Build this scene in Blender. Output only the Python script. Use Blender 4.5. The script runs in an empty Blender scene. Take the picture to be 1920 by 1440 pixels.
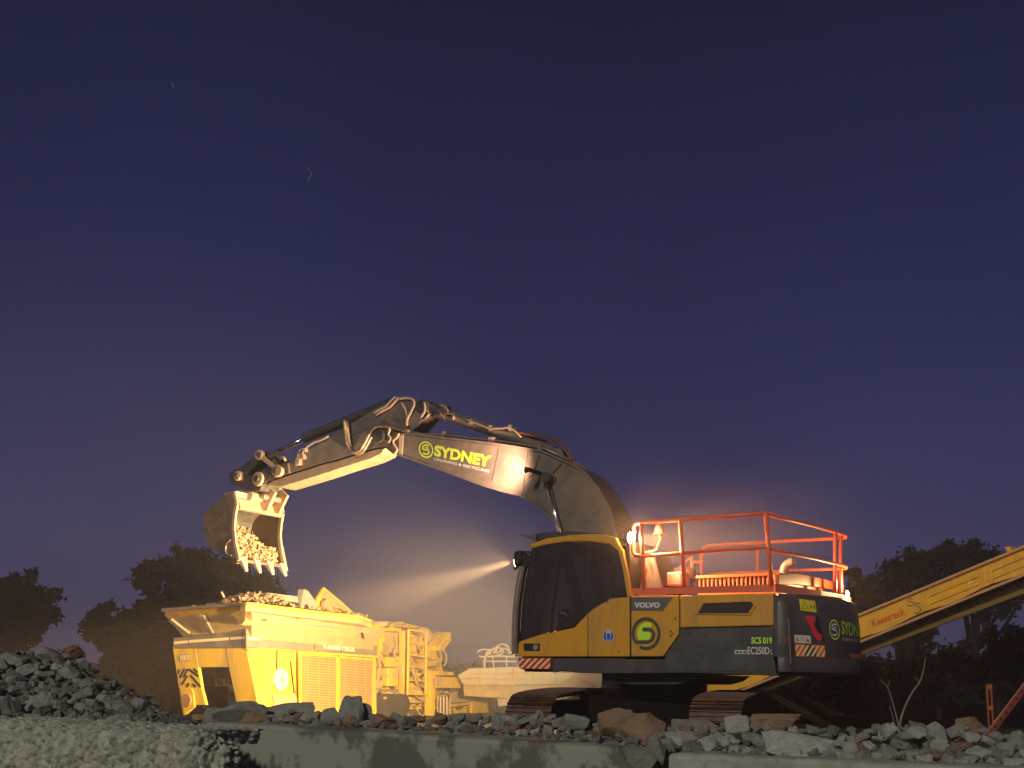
import bpy, bmesh, math, random
from math import sin, cos, tan, atan, radians, pi, hypot, sqrt
from mathutils import Vector, Matrix, noise
random.seed(7)
SC = bpy.context.scene
COL = SC.collection
V = Vector
# ------------------------------------------------------------------ camera
FPX, PCX, PCY, HOR, ROLL, ZC = 2000.0, 960.0, 1080.0, 1275.0, 0.012, 0.95
_p = atan((HOR - PCY) / FPX)
_R, _U, FW = V((1, 0, 0)), V((0, -sin(_p), cos(_p))), V((0, cos(_p), sin(_p)))
RC = _R * cos(ROLL) + _U * sin(ROLL)
UC = _U * cos(ROLL) - _R * sin(ROLL)
CAM = V((0, 0, ZC))
cd = bpy.data.cameras.new('camera')
cam = bpy.data.objects.new('camera', cd)
COL.objects.link(cam)
cam.matrix_world = Matrix(((RC.x, UC.x, -FW.x, CAM.x), (RC.y, UC.y, -FW.y, CAM.y), (RC.z, UC.z, -FW.z, CAM.z), (0, 0, 0, 1)))
cd.sensor_width = 36
cd.lens = FPX / 1920 * 36
cd.shift_y = (PCY - 720) / 1920
cd.clip_end = 3000
cd.clip_start = 0.1
SC.camera = cam
SC.render.engine = 'CYCLES'
SC.view_settings.view_transform = 'Standard'
SC.view_settings.look = 'None'
SC.view_settings.exposure = 0
SC.cycles.use_denoising = True
SC.cycles.max_bounces = 6
SC.cycles.volume_bounces = 1
SC.cycles.sample_clamp_indirect = 4
# ------------------------------------------------------------------ dusk sky
W = bpy.data.worlds.new('World')
SC.world = W
W.use_nodes = True
nt = W.node_tree
nt.nodes.clear()
def N(t, kind, **kw):
    n = t.nodes.new(kind)
    for k, v in kw.items():
        setattr(n, k, v)
    return n
tc = N(nt, 'ShaderNodeTexCoord')
sep = N(nt, 'ShaderNodeSeparateXYZ')
nt.links.new(tc.outputs['Generated'], sep.inputs[0])
rmp = N(nt, 'ShaderNodeValToRGB')
def srgb(r, g, b):
    f = lambda c: (c / 255) / 12.92 if c / 255 <= .04045 else ((c / 255 + .055) / 1.055) ** 2.4
    return (f(r), f(g), f(b), 1)
stops = [(0.0, (62, 57, 86)), (0.07, (59, 57, 91)), (0.15, (53, 54, 90)), (0.27, (42, 45, 81)), (0.42, (33, 36, 69)), (0.6, (23, 25, 48)), (1.0, (11, 13, 29))]
el = rmp.color_ramp.elements
el[0].position, el[0].color = stops[0][0], srgb(*stops[0][1])
el[1].position, el[1].color = stops[-1][0], srgb(*stops[-1][1])
for s, c in stops[1:-1]:
    e = el.new(s)
    e.color = srgb(*c)
nt.links.new(sep.outputs['Z'], rmp.inputs[0])
# broad soft unevenness of thin night cloud
nz = N(nt, 'ShaderNodeTexNoise')
nz.inputs['Scale'].default_value = 2.2
nz.inputs['Detail'].default_value = 3
nt.links.new(tc.outputs['Generated'], nz.inputs['Vector'])
mr = N(nt, 'ShaderNodeMapRange')
mr.inputs['From Min'].default_value, mr.inputs['From Max'].default_value = .3, .7
mr.inputs['To Min'].default_value, mr.inputs['To Max'].default_value = .9, 1.1
nt.links.new(nz.outputs['Fac'], mr.inputs['Value'])
bg = N(nt, 'ShaderNodeBackground')
nt.links.new(rmp.outputs[0], bg.inputs['Color'])
nt.links.new(mr.outputs[0], bg.inputs['Strength'])
wo = N(nt, 'ShaderNodeOutputWorld')
nt.links.new(bg.outputs[0], wo.inputs[0])
# faint cool light from behind the camera (street side)
sd = bpy.data.lights.new('sun', 'SUN')
sd.energy = 1.35
sd.angle = radians(3)
sd.color = (1.0, 0.95, 0.80)
sun = bpy.data.objects.new('sun', sd)
COL.objects.link(sun)
sun.rotation_euler = V((.36, .86, -.42)).to_track_quat('-Z', 'Y').to_euler()
# ------------------------------------------------------------------ frames
def ray(px, py):
    return FW + RC * ((px - PCX) / FPX) - UC * ((py - PCY) / FPX)
def at(px, py, Y):
    r = ray(px, py)
    return CAM + r * (Y / r.y)
class Frame:
    def __init__(s, org, ang):
        s.o = V(org)
        s.ang = ang
        s.x = V((cos(ang), sin(ang), 0))
        s.y = V((-sin(ang), cos(ang), 0))
    def loc(s, w):
        d = w - s.o
        return V((d.dot(s.x), d.dot(s.y), d.z))
    def _pl(s, px, py, n, d):
        r = ray(px, py)
        t = (d - n.dot(CAM - s.o)) / n.dot(r)
        return s.loc(CAM + r * t)
    def Y(s, px, py, y): return s._pl(px, py, s.y, y)
    def X(s, px, py, x): return s._pl(px, py, s.x, x)
    def Z(s, px, py, z): return s._pl(px, py, V((0, 0, 1)), z)
    def root(s, name, label, cat, group=None):
        o = bpy.data.objects.new(name, None)
        COL.objects.link(o)
        o.location = s.o
        o.rotation_euler = (0, 0, s.ang)
        o.empty_display_size = .3
        tag(o, label, cat, group)
        return o
def tag(o, label=None, cat=None, group=None, kind=None):
    if label: o['label'] = label
    if cat: o['category'] = cat
    if group: o['group'] = group
    if kind: o['kind'] = kind
    return o
# ------------------------------------------------------------------ materials
MATS = {}
def mat(name, col, rough=.5, metal=0., dirt_or_shade=None, dirt_or_shade_amt=.4, dscale=3., bump=0., bscale=30., spec=.5, emit=None, estr=0., streak=False, lo=.45, hi=.7):
    if name in MATS: return MATS[name]
    m = bpy.data.materials.new(name)
    m.use_nodes = True
    t = m.node_tree
    b = t.nodes['Principled BSDF']
    b.inputs['Base Color'].default_value = (*col, 1)
    b.inputs['Roughness'].default_value = rough
    b.inputs['Metallic'].default_value = metal
    b.inputs['Specular IOR Level'].default_value = spec
    if emit:
        b.inputs['Emission Color'].default_value = (*emit, 1)
        b.inputs['Emission Strength'].default_value = estr
    tcn = N(t, 'ShaderNodeTexCoord')
    if dirt_or_shade:
        mp = N(t, 'ShaderNodeMapping')
        if streak: mp.inputs['Scale'].default_value = (1, 1, .22)
        t.links.new(tcn.outputs['Object'], mp.inputs[0])
        n = N(t, 'ShaderNodeTexNoise')
        n.inputs['Scale'].default_value = dscale
        n.inputs['Detail'].default_value = 8
        n.inputs['Roughness'].default_value = .65
        t.links.new(mp.outputs[0], n.inputs['Vector'])
        r = N(t, 'ShaderNodeMapRange')
        r.inputs['From Min'].default_value, r.inputs['From Max'].default_value = lo, hi
        r.inputs['To Min'].default_value, r.inputs['To Max'].default_value = 0, dirt_or_shade_amt
        t.links.new(n.outputs['Fac'], r.inputs['Value'])
        mx = N(t, 'ShaderNodeMix', data_type='RGBA')
        mx.inputs['A'].default_value = (*col, 1)
        mx.inputs['B'].default_value = (*dirt_or_shade, 1)
        t.links.new(r.outputs[0], mx.inputs['Factor'])
        t.links.new(mx.outputs['Result'], b.inputs['Base Color'])
        r2 = N(t, 'ShaderNodeMapRange')
        r2.inputs['To Min'].default_value, r2.inputs['To Max'].default_value = rough, min(1, rough + .35)
        t.links.new(r.outputs[0], r2.inputs['Value'])
        t.links.new(r2.outputs[0], b.inputs['Roughness'])
    if bump:
        n = N(t, 'ShaderNodeTexNoise')
        n.inputs['Scale'].default_value = bscale
        n.inputs['Detail'].default_value = 6
        t.links.new(tcn.outputs['Object'], n.inputs['Vector'])
        bp = N(t, 'ShaderNodeBump')
        bp.inputs['Strength'].default_value = bump
        bp.inputs['Distance'].default_value = .02
        t.links.new(n.outputs['Fac'], bp.inputs['Height'])
        t.links.new(bp.outputs[0], b.inputs['Normal'])
    MATS[name] = m
    return m
DUST = (.33, .25, .17)
Myel = mat('excavator_yellow', (.66, .31, .018), .38, dirt_or_shade=(.34, .19, .06), dirt_or_shade_amt=.65, dscale=3, streak=True)
Mgry = mat('excavator_grey', (.045, .045, .05), .42, dirt_or_shade=(.12, .095, .07), dirt_or_shade_amt=.5, dscale=3.5)
Mboom = mat('boom_grey', (.098, .082, .076), .42, dirt_or_shade=(.24, .18, .12), dirt_or_shade_amt=.6, dscale=5, lo=.35, hi=.75)
Mblk = mat('black_plastic', (.012, .012, .013), .45)
Mrub = mat('hose_rubber', (.09, .07, .055), .38, dirt_or_shade=DUST, dirt_or_shade_amt=.8, dscale=8)
Mdkr = mat('dark_steel', (.03, .028, .027), .5, dirt_or_shade=(.1, .07, .05), dirt_or_shade_amt=.6, dscale=6)
Mpipe = mat('steel_pipe', (.32, .24, .19), .35, .5)
Mrod = mat('chrome_rod', (.75, .72, .68), .18, 1.)
Mred = mat('rail_red', (.80, .13, .06), .35, dirt_or_shade=(.5, .2, .1), dirt_or_shade_amt=.4, dscale=9)
Mund = mat('undercarriage_shaded', (.008, .007, .007), .9, spec=.05)  # steel coloured near black to stand in for shade below the house
Mtrk = mat('track_steel', (.07, .04, .03), .45, .55, dirt_or_shade=(.22, .1, .06), dirt_or_shade_amt=.7, dscale=7, bump=.3)
Mbkt = mat('bucket_steel', (.085, .06, .045), .5, .2, dirt_or_shade=(.2, .13, .08), dirt_or_shade_amt=.85, dscale=5, lo=.35, hi=.7, bump=.25)
Mbki = mat('bucket_worn_steel', (.09, .08, .07), .42, .4, dirt_or_shade=(.2, .15, .1), dirt_or_shade_amt=.6, dscale=6, streak=True)
Mcry = mat('crusher_yellow', (.68, .41, .03), .45, dirt_or_shade=(.34, .2, .08), dirt_or_shade_amt=.85, dscale=2.8, streak=True, lo=.42, hi=.74, bump=.08, bscale=12)
Mcrg = mat('crusher_band_grey', (.10, .085, .075), .6, dirt_or_shade=(.26, .19, .12), dirt_or_shade_amt=.7, dscale=2.5, lo=.3, hi=.65)
Mcrd = mat('crusher_dusty', (.44, .29, .12), .7, dirt_or_shade=(.24, .17, .1), dirt_or_shade_amt=.8, dscale=4, lo=.35, hi=.7, bump=.2)
Mcrk = mat('crusher_dark', (.05, .035, .02), .7, dirt_or_shade=DUST, dirt_or_shade_amt=.3)
Mpale = mat('pale_dusty_steel', (.38, .31, .24), .8, dirt_or_shade=(.36, .28, .2), dirt_or_shade_amt=.7, dscale=2, lo=.35, hi=.7)
Mcnv = mat('conveyor_yellow', (.72, .4, .03), .42, dirt_or_shade=(.4, .24, .06), dirt_or_shade_amt=.6, dscale=3, lo=.42, hi=.72)
Mwht = mat('letter_white', (.7, .68, .64), .5)
Mlim = mat('letter_lime', (.55, .68, .06), .5)
Mlimb = mat('letter_bright_lime', (.5, .9, .03), .5)
Mdlet = mat('letter_dark', (.055, .055, .05), .5)
Mrlet = mat('letter_red', (.55, .07, .02), .5)
Myst = mat('sticker_yellow', (.75, .6, .02), .45)
Mwst = mat('sticker_white', (.6, .55, .5), .45)
Mrst = mat('sticker_red', (.75, .03, .05), .3)
Mors = mat('stripe_orange_red', (.75, .13, .015), .35)
Mpal = mat('stripe_pale', (.85, .62, .3), .35)
Mred2 = mat('stripe_red', (.55, .02, .015), .35)
Mblu = mat('sticker_blue', (.02, .08, .5), .4)
def glassmat():
    m = bpy.data.materials.new('cab_glass')
    m.use_nodes = True
    t = m.node_tree
    t.nodes.clear()
    o = N(t, 'ShaderNodeOutputMaterial')
    tr = N(t, 'ShaderNodeBsdfTransparent')
    tr.inputs[0].default_value = (.34, .30, .30, 1)
    gl = N(t, 'ShaderNodeBsdfGlossy')
    gl.inputs['Roughness'].default_value = .12
    gl.inputs[0].default_value = (.8, .8, .85, 1)
    df = N(t, 'ShaderNodeBsdfDiffuse')
    df.inputs[0].default_value = (.22, .17, .18, 1)
    fr = N(t, 'ShaderNodeFresnel')
    fr.inputs[0].default_value = 1.4
    m1 = N(t, 'ShaderNodeMixShader')
    m1.inputs[0].default_value = .13
    t.links.new(tr.outputs[0], m1.inputs[1])
    t.links.new(df.outputs[0], m1.inputs[2])
    m2 = N(t, 'ShaderNodeMixShader')
    t.links.new(fr.outputs[0], m2.inputs[0])
    t.links.new(m1.outputs[0], m2.inputs[1])
    t.links.new(gl.outputs[0], m2.inputs[2])
    t.links.new(m2.outputs[0], o.inputs[0])
    return m
Mgls = glassmat()
def lampmat(name, col, s):
    return mat(name, (.8, .7, .5), .3, emit=col, estr=s)
# ------------------------------------------------------------------ mesh helper
class MB:
    def __init__(s):
        s.v, s.f = [], []
    def add(s, vs, fs):
        b = len(s.v)
        s.v += [V(v) for v in vs]
        s.f += [tuple(i + b for i in f) for f in fs]
        return s
    def prism(s, pts, off):
        n = len(pts)
        off = V(off)
        a = [V(p) for p in pts]
        s.add(a + [p + off for p in a], [tuple(range(n))[::-1], tuple(range(n, 2 * n))] + [(i, (i + 1) % n, n + (i + 1) % n, n + i) for i in range(n)])
        return s
    def hex(s, p):
        s.add(p, [(0, 3, 2, 1), (4, 5, 6, 7), (0, 1, 5, 4), (1, 2, 6, 5), (2, 3, 7, 6), (3, 0, 4, 7)])
        return s
    def box(s, a, b):
        (x0, y0, z0), (x1, y1, z1) = a, b
        return s.hex([(x0, y0, z0), (x1, y0, z0), (x1, y1, z0), (x0, y1, z0), (x0, y0, z1), (x1, y0, z1), (x1, y1, z1), (x0, y1, z1)])
    def tube(s, pts, r, n=8, smooth=0, r1=None):
        pts = [V(p) for p in pts]
        if smooth:
            pts = crom(pts, smooth)
        m = len(pts)
        up = None
        rings = []
        for i, p in enumerate(pts):
            d = (pts[min(i + 1, m - 1)] - pts[max(i - 1, 0)]).normalized()
            if up is None:
                up = d.orthogonal().normalized()
            up = (up - d * up.dot(d)).normalized()
            sd_ = d.cross(up)
            rr = r if r1 is None else r + (r1 - r) * i / (m - 1)
            rings.append([p + (up * cos(2 * pi * k / n) + sd_ * sin(2 * pi * k / n)) * rr for k in range(n)])
        vs = [q for rg in rings for q in rg]
        fs = [(i * n + k, i * n + (k + 1) % n, (i + 1) * n + (k + 1) % n, (i + 1) * n + k) for i in range(m - 1) for k in range(n)]
        fs += [tuple(range(n))[::-1], tuple(range((m - 1) * n, m * n))]
        s.add(vs, fs)
        return s
    def cyl(s, a, b, r, n=20):
        return s.tube([a, b], r, n)
    def bar(s, a, b, w, h, up=(0, 0, 1)):
        a, b = V(a), V(b)
        d = (b - a).normalized()
        sd_ = d.cross(V(up)).normalized()
        u = sd_.cross(d)
        c = [(-1, -1), (1, -1), (1, 1), (-1, 1)]
        return s.hex([a + sd_ * (i * w / 2) + u * (j * h / 2) for i, j in c] + [b + sd_ * (i * w / 2) + u * (j * h / 2) for i, j in c])
    def each(s, name, m, parent=None, *ar, **kw):
        """one object per connected piece"""
        par = list(range(len(s.v)))
        def find(a):
            while par[a] != a:
                par[a] = par[par[a]]; a = par[a]
            return a
        for f in s.f:
            for i in f[1:]: par[find(i)] = find(f[0])
        groups = {}
        for f in s.f: groups.setdefault(find(f[0]), []).append(f)
        out = []
        for fs in groups.values():
            ids = sorted({i for f in fs for i in f})
            mp = {i: k for k, i in enumerate(ids)}
            q = MB(); q.v = [s.v[i] for i in ids]; q.f = [tuple(mp[i] for i in f) for f in fs]
            out.append(q.build(name, m, parent, *ar, **kw))
        return out[0]
    def build(s, name, m, parent=None, bevel=0, smooth=False, seg=2):
        me = bpy.data.meshes.new(name)
        me.from_pydata(s.v, [], s.f)
        bm = bmesh.new()
        bm.from_mesh(me)
        bmesh.ops.recalc_face_normals(bm, faces=bm.faces)
        bm.to_mesh(me)
        bm.free()
        me.materials.append(m)
        o = bpy.data.objects.new(name, me)
        COL.objects.link(o)
        if parent: o.parent = parent
        if smooth:
            for p in me.polygons: p.use_smooth = len(p.vertices) <= 4
        if bevel:
            b = o.modifiers.new('bevel', 'BEVEL')
            b.width = bevel
            b.segments = seg
            b.limit_method = 'ANGLE'
            b.angle_limit = radians(35)
        return o
def crom(p, k):
    out = []
    n = len(p)
    for i in range(n - 1):
        a, b, c, d = p[max(i - 1, 0)], p[i], p[i + 1], p[min(i + 2, n - 1)]
        for j in range(k):
            t = j / k
            out.append(.5 * ((2 * b) + (c - a) * t + (2 * a - 5 * b + 4 * c - d) * t * t + (3 * b - a - 3 * c + d) * t ** 3))
    out.append(p[-1])
    return out
# flat marks (letters, logos, stripes) laid on a surface: fn(u, v, w) -> point, u right, v up, w out
def quad(TL, TR, BR, BL, out):
    TL, TR, BR, BL, out = V(TL), V(TR), V(BR), V(BL), V(out)
    return lambda u, v, w: (BL * (1 - u) + BR * u) * (1 - v) + (TL * (1 - u) + TR * u) * v + out * w
def fit_uv(me_v):
    xs = [v[0] for v in me_v]; ys = [v[1] for v in me_v]
    x0, x1, y0, y1 = min(xs), max(xs), min(ys), max(ys)
    return [((v[0] - x0) / (x1 - x0), (v[1] - y0) / (y1 - y0), v[2]) for v in me_v]
def text(body, fn, m, name, parent, bold=.02, th=.006, label=None):
    c = bpy.data.curves.new('t', 'FONT')
    c.body = body
    c.offset = bold
    c.resolution_u = 3
    o = bpy.data.objects.new('t', c)
    COL.objects.link(o)
    dg = bpy.context.evaluated_depsgraph_get()
    me = bpy.data.meshes.new_from_object(o.evaluated_get(dg))
    bpy.data.objects.remove(o)
    uv = fit_uv([tuple(v.co) for v in me.vertices])
    vs = [fn(u, v, th) for u, v, w in uv]
    fs = [tuple(p.vertices) for p in me.polygons]
    bpy.data.meshes.remove(me)
    ob = MB().add(vs, fs).build(name, m, parent)
    if label: ob['label'] = label
    return ob
def stroke(pts, w, fn, th):
    vs, fs = [], []
    n = len(pts)
    for i, (x, y) in enumerate(pts):
        a, b = pts[max(i - 1, 0)], pts[min(i + 1, n - 1)]
        d = V((b[0] - a[0], b[1] - a[1])).normalized()
        for sgn in (1, -1):
            vs.append(fn(x - d.y * w / 2 * sgn, y + d.x * w / 2 * sgn, th))
    return vs, [(2 * i, 2 * i + 1, 2 * i + 3, 2 * i + 2) for i in range(n - 1)]
def smooth2(p, k=5):
    return [(q.x, q.y) for q in crom([V((a, b, 0)) for a, b in p], k)]
def spiral_logo(fn, m_ring, m_fill, parent, name='spiral_logo', w=.1, th=.006):
    a = smooth2([(.39, .62), (.62, .62), (.74, .55), (.76, .43), (.70, .31), (.56, .24)])
    a += [(.3, .24), (.125, .245)]
    arc = [(.5 + .45 * cos(radians(t)), .5 + .45 * sin(radians(t))) for t in range(205, -126, -9)]
    mb = MB().add(*stroke(a + arc[1:], w, fn, th))
    o = mb.build(name, m_ring, parent)
    if m_fill:
        pl = smooth2([(.24, .31), (.19, .5), (.26, .7), (.42, .82), (.6, .83), (.7, .77)], 3) + [(.66, .69), (.4, .69), (.33, .62), (.4, .55), (.6, .55), (.67, .46), (.6, .31)]
        MB().add([fn(u, v, th * .6) for u, v in pl], [tuple(range(len(pl)))]).build('logo_fill', m_fill, parent)
    return o
def ring_logo(fn, m, parent, m2=None, w=.085, th=.006):
    arc = [(.5 + .45 * cos(radians(t)), .5 + .45 * sin(radians(t))) for t in range(0, 361, 10)]
    o = MB().add(*stroke(arc, w, fn, th)).build('ring_logo', m, parent)
    g = smooth2([(.72, .74), (.5, .77), (.32, .7), (.28, .58), (.36, .5), (.55, .5), (.68, .44), (.7, .34), (.6, .25), (.42, .24), (.28, .28)], 4)
    g2 = smooth2([(.70, .6), (.5, .62), (.44, .6)], 3)
    b = MB().add(*stroke(g, w, fn, th)).add(*stroke(g2, w * .8, fn, th))
    b.build('logo_letter', m2 or m, parent)
    return o
def stripes(fn, n, ma, mb_, name, parent, th=.012, lean=.9, label=None):
    """board with slanted reflective stripes"""
    MB().hex([fn(0, 0, 0), fn(1, 0, 0), fn(1, 1, 0), fn(0, 1, 0), fn(0, 0, th), fn(1, 0, th), fn(1, 1, th), fn(0, 1, th)]).build('reflector_board', ma, parent)
    b = MB()
    s = 1 / n
    for i in range(-3, n + 3):
        u0, u1 = i * s, i * s + s * .5
        k = lean * s * 1.6
        poly = [(u0, .06), (u1, .06), (u1 + k, .94), (u0 + k, .94)]
        def cl(poly, lim, sg):
            out = []
            for j in range(len(poly)):
                p, q = poly[j], poly[(j + 1) % len(poly)]
                ip, iq = (p[0] - lim) * sg <= 0, (q[0] - lim) * sg <= 0
                if ip: out.append(p)
                if ip != iq:
                    t = (lim - p[0]) / (q[0] - p[0])
                    out.append((lim, p[1] + (q[1] - p[1]) * t))
            return out
        poly = cl(cl(poly, .99, 1), .01, -1)
        if len(poly) >= 3:
            b.add([fn(u, v, th + .003) for u, v in poly], [tuple(range(len(poly)))])
    o = b.build(name, mb_, parent)
    if label: o['label'] = label
    return o
# ------------------------------------------------------------------ EXCAVATOR
EA = radians(31)
EX = Frame((2.3, 16.2, 0), pi - EA)
ex = EX.root('excavator', 'large yellow and dark grey crawler excavator with red guard rails lifting a full bucket', 'excavator')
def P(lst, y): return [EX.Y(px, py, y) for px, py in lst]
def on_side(px0, py0, px1, py1, y):
    return quad(EX.Y(px0, py0, y), EX.Y(px1, py0, y), EX.Y(px1, py1, y), EX.Y(px0, py1, y), (0, 1, 0))
YS = 1.40
# --- house
b = MB()
b.prism(P([(1036, 1236), (1273, 1236), (1451, 1236), (1456, 1267), (1300, 1262), (1127, 1263), (1035, 1258)], 1.385), (0, -2.74, 0))
b.box((-2.2, -1.35, 1.29), (-.12, 1.36, 2.08))
b.box((-.12, -1.35, 1.29), (1.2, .25, 1.62))
house = b.build('house_frame', Mgry, ex, .012)
# belly plates below the frame
b = MB()
b.prism(P([(1128, 1262), (1310, 1265), (1296, 1276), (1270, 1283), (1180, 1283), (1130, 1275)], 1.1), (0, -2.2, 0))
b.build('belly_plate', Mdkr, ex)
# yellow side doors
dp = MB().prism(P([(1183, 1117), (1272.5, 1116), (1272.5, 1189), (1243, 1231), (1183, 1231)], YS), (0, -.05, 0))
d1 = dp.build('side_door', Myel, ex, .014)
dp = MB().prism(P([(1275, 1116), (1450, 1112), (1450, 1173), (1275, 1177)], YS), (0, -.05, 0))
d2 = dp.build('engine_door', Myel, ex, .018)
dp = MB().prism(P([(1275, 1179), (1450, 1175), (1450, 1262), (1246, 1258), (1246, 1234), (1275, 1192)], YS - .012), (0, -.04, 0))
dp.build('lower_side_panel', Mgry, ex, .012)
# panel seams, latch and screw heads
b = MB()
for (px, py) in ((1258, 1184), (1258, 1192), (1262, 1188), (1266, 1160), (1292, 1186), (1320, 1190), (1360, 1215), (1140, 1129), (1160, 1222)):
    c = EX.Y(px, py, YS)
    b.cyl(c, c + V((0, .012, 0)), .012, 8)
b.each('screw_head', Mdkr, ex)
# vent
vo = [(1303, 1151), (1316, 1128), (1411, 1125), (1419, 1133), (1406, 1153)]
vi = [(1309, 1150), (1319, 1131), (1408, 1128), (1413, 1134), (1403, 1150)]
a, c = P(vo, YS + .022), P(vi, YS + .022)
a2, c2 = P(vo, YS - .03), P(vi, YS - .03)
n = 5
fs = [(i, (i + 1) % n, n + (i + 1) % n, n + i) for i in range(n)] + [(i, 2 * n + i, 2 * n + (i + 1) % n, (i + 1) % n) for i in range(n)] + [(n + i, n + (i + 1) % n, 3 * n + (i + 1) % n, 3 * n + i) for i in range(n)]
vf = MB().add(a + c + a2 + c2, fs).build('vent_frame', Myel, d2)
MB().prism(P(vi, YS + .003), (0, -.02, 0)).build('vent_grille', Mblk, d2)
b = MB()
for k in range(1, 7):
    t = k / 7
    p, q = EX.Y(1309 + 10 * t, 1150 - 19 * t, YS + .006), EX.Y(1403 + 6 * t, 1150 - 19 * t, YS + .006)
    b.bar(p, q, .012, .006)
b.build('vent_slat', Mdkr, d2)
# maker plate + letters
pl = P([(1184, 1120), (1262, 1120), (1243, 1145), (1184, 1145)], YS + .003)
MB().prism(pl, (0, .004, 0)).build('name_plate', mat('plate_grey', (.11, .1, .1), .4), d1)
text('VOLVO', on_side(1190, 1129.5, 1238, 1139.5, YS), Mwht, 'lettering', d1, .045, .013)
fn = on_side(1185, 1157, 1239, 1219, YS)
spiral_logo(fn, Mdlet, Mlimb, d1, w=.1, th=.01)
text('SCS 019', on_side(1409, 1194.5, 1448, 1207.5, YS), Mlimb, 'lettering', ex, .03, .006)
text('EC250D', on_side(1402, 1213, 1443, 1227, YS), Mwht, 'lettering', ex, .01, .006)
text('L', on_side(1445.5, 1218, 1449.5, 1227, YS), Mwht, 'lettering', ex, 0, .006)
MB().prism(P([(1378, 1219), (1400, 1219), (1400, 1226.5), (1378, 1226.5)], YS), (0, .003, 0)).build('badge', Mwst, ex)
b = MB()
for k in range(3):
    b.prism(P([(1380 + 7 * k, 1221), (1385 + 7 * k, 1221), (1385 + 7 * k, 1225), (1380 + 7 * k, 1225)], YS + .004), (0, .002, 0))
b.build('badge_mark', Mdlet, ex)
# --- cab (y .48 .. 1.40)
cy0, cy1 = .50, YS
cab = MB().prism(P([(977, 1202), (1010, 1191), (1076, 1177), (1101, 1151), (1128, 1132), (1147, 1122), (1180, 1119), (1180.5, 1231), (1105, 1231), (971, 1231), (972, 1206)], cy1), (0, -.05, 0)).build('cab_shell', Myel, ex, .01)
b = MB()
b.box((.0, cy0, 1.2), (1.68, cy1 - .06, 1.3))
b.box((-.06, cy0, 1.3), (-.02, cy1 - .06, 2.95))
b.box((.0, cy0, 1.3), (1.5, cy0 + .04, 1.9))
b.build('cab_floor', Mdkr, ex)
# dark pillars framing the glass
def strip(name, pts, wdt, y, m, par, dep=.05, bev=.006):
    b = MB()
    for i in range(len(pts) - 1):
        b.bar(EX.Y(*pts[i], y - dep / 2), EX.Y(*pts[i + 1], y - dep / 2), wdt, dep, (0, 1, 0))
    return b.build(name, m, par, bev)
b = MB()
for y in (cy1 - .03, cy0 + .03):
    for pts, wd in (([(979, 1201), (983, 1140), (991, 1085), (1000, 1027)], .055), ([(1101, 1150), (1101, 1020)], .035)):
        q = [EX.Y(px, py, cy1) for px, py in pts]
        q = [V((v.x, y, v.z)) for v in q]
        for i in range(len(q) - 1):
            b.bar(q[i], q[i + 1], wd, .05, (0, 1, 0))
b.each('cab_pillar', Mblk, ex, .006)
rp = [EX.Y(px, py, cy1) for px, py in [(1180, 1119), (1172, 1070), (1163, 1030), (1148, 1018)]]
b = MB()
for y in (cy1 - .03, cy0 + .03):
    q = [V((v.x, y, v.z)) for v in rp]
    for i in range(len(q) - 1):
        b.bar(q[i], q[i + 1], .07, .06, (0, 1, 0))
b.each('rear_pillar', Myel, ex, .01)
# side glass panes
g1 = MB().prism(P([(981, 1200), (1010, 1189), (1076, 1175), (1100, 1150), (1100, 1018), (1050, 1017), (1001, 1028), (990, 1085), (984, 1140)], cy1 - .012), (0, -.006, 0)).build('side_window', Mgls, ex)
g2 = MB().prism(P([(1103, 1148), (1128, 1130), (1147, 1120), (1177, 1117), (1168, 1060), (1158, 1022), (1141, 1018), (1103, 1014)], cy1 - .012), (0, -.006, 0)).build('side_window', Mgls, ex)
# windscreen (front, bulging) and rear / right panes
fp = [EX.Y(px, py, cy1) for px, py in [(973, 1206), (976, 1140), (984, 1085), (995, 1030)]]
b = MB()
vs = []
for v in fp:
    for k in range(5):
        t = k / 4
        vs.append(V((v.x + .10 * sin(pi * t), cy1 - .03 + (cy0 - cy1 + .06) * t, v.z)))
b.add(vs, [(i * 5 + k, i * 5 + k + 1, i * 5 + k + 6, i * 5 + k + 5) for i in range(3) for k in range(4)])
b.build('windscreen', Mgls, ex, smooth=True)
b = MB()
b.add([(.0, cy0 + .02, 2.0), (0, cy1 - .07, 2.0), (0, cy1 - .07, 2.92), (0, cy0 + .02, 2.92)], [(0, 1, 2, 3)])
b.build('rear_window', Mgls, ex)
# roof
top = [(993, 1020), (1024, 1009), (1066, 1003), (1107, 1000.5), (1135, 1002), (1156, 1008), (1162, 1022)]
bot = [(1148, 1023), (1141, 1020), (1103, 1015), (1060, 1016), (1020, 1022), (996, 1029)]
rf = MB().prism(P(top + bot, cy1 + .005), (0, -(cy1 - cy0) - .01, 0)).build('cab_roof', Myel, ex, .02)
t2 = [(1003, 1001), (1024, 998), (1066, 996), (1118, 999.5), (1120, 1000), (1066, 1003), (1024, 1009), (1005, 1014), (1000, 1006)]
MB().prism(P(t2, cy1 - .06), (0, -(cy1 - cy0) + .14, 0)).build('roof_guard', Mgry, ex, .01)
MB().prism(P([(974, 1002), (978, 1005), (1004, 1014), (1006, 1003), (990, 1003)], cy1 - .02), (0, -(cy1 - cy0) + .06, 0)).build('sun_visor', Mboom, ex, .006)
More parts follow.
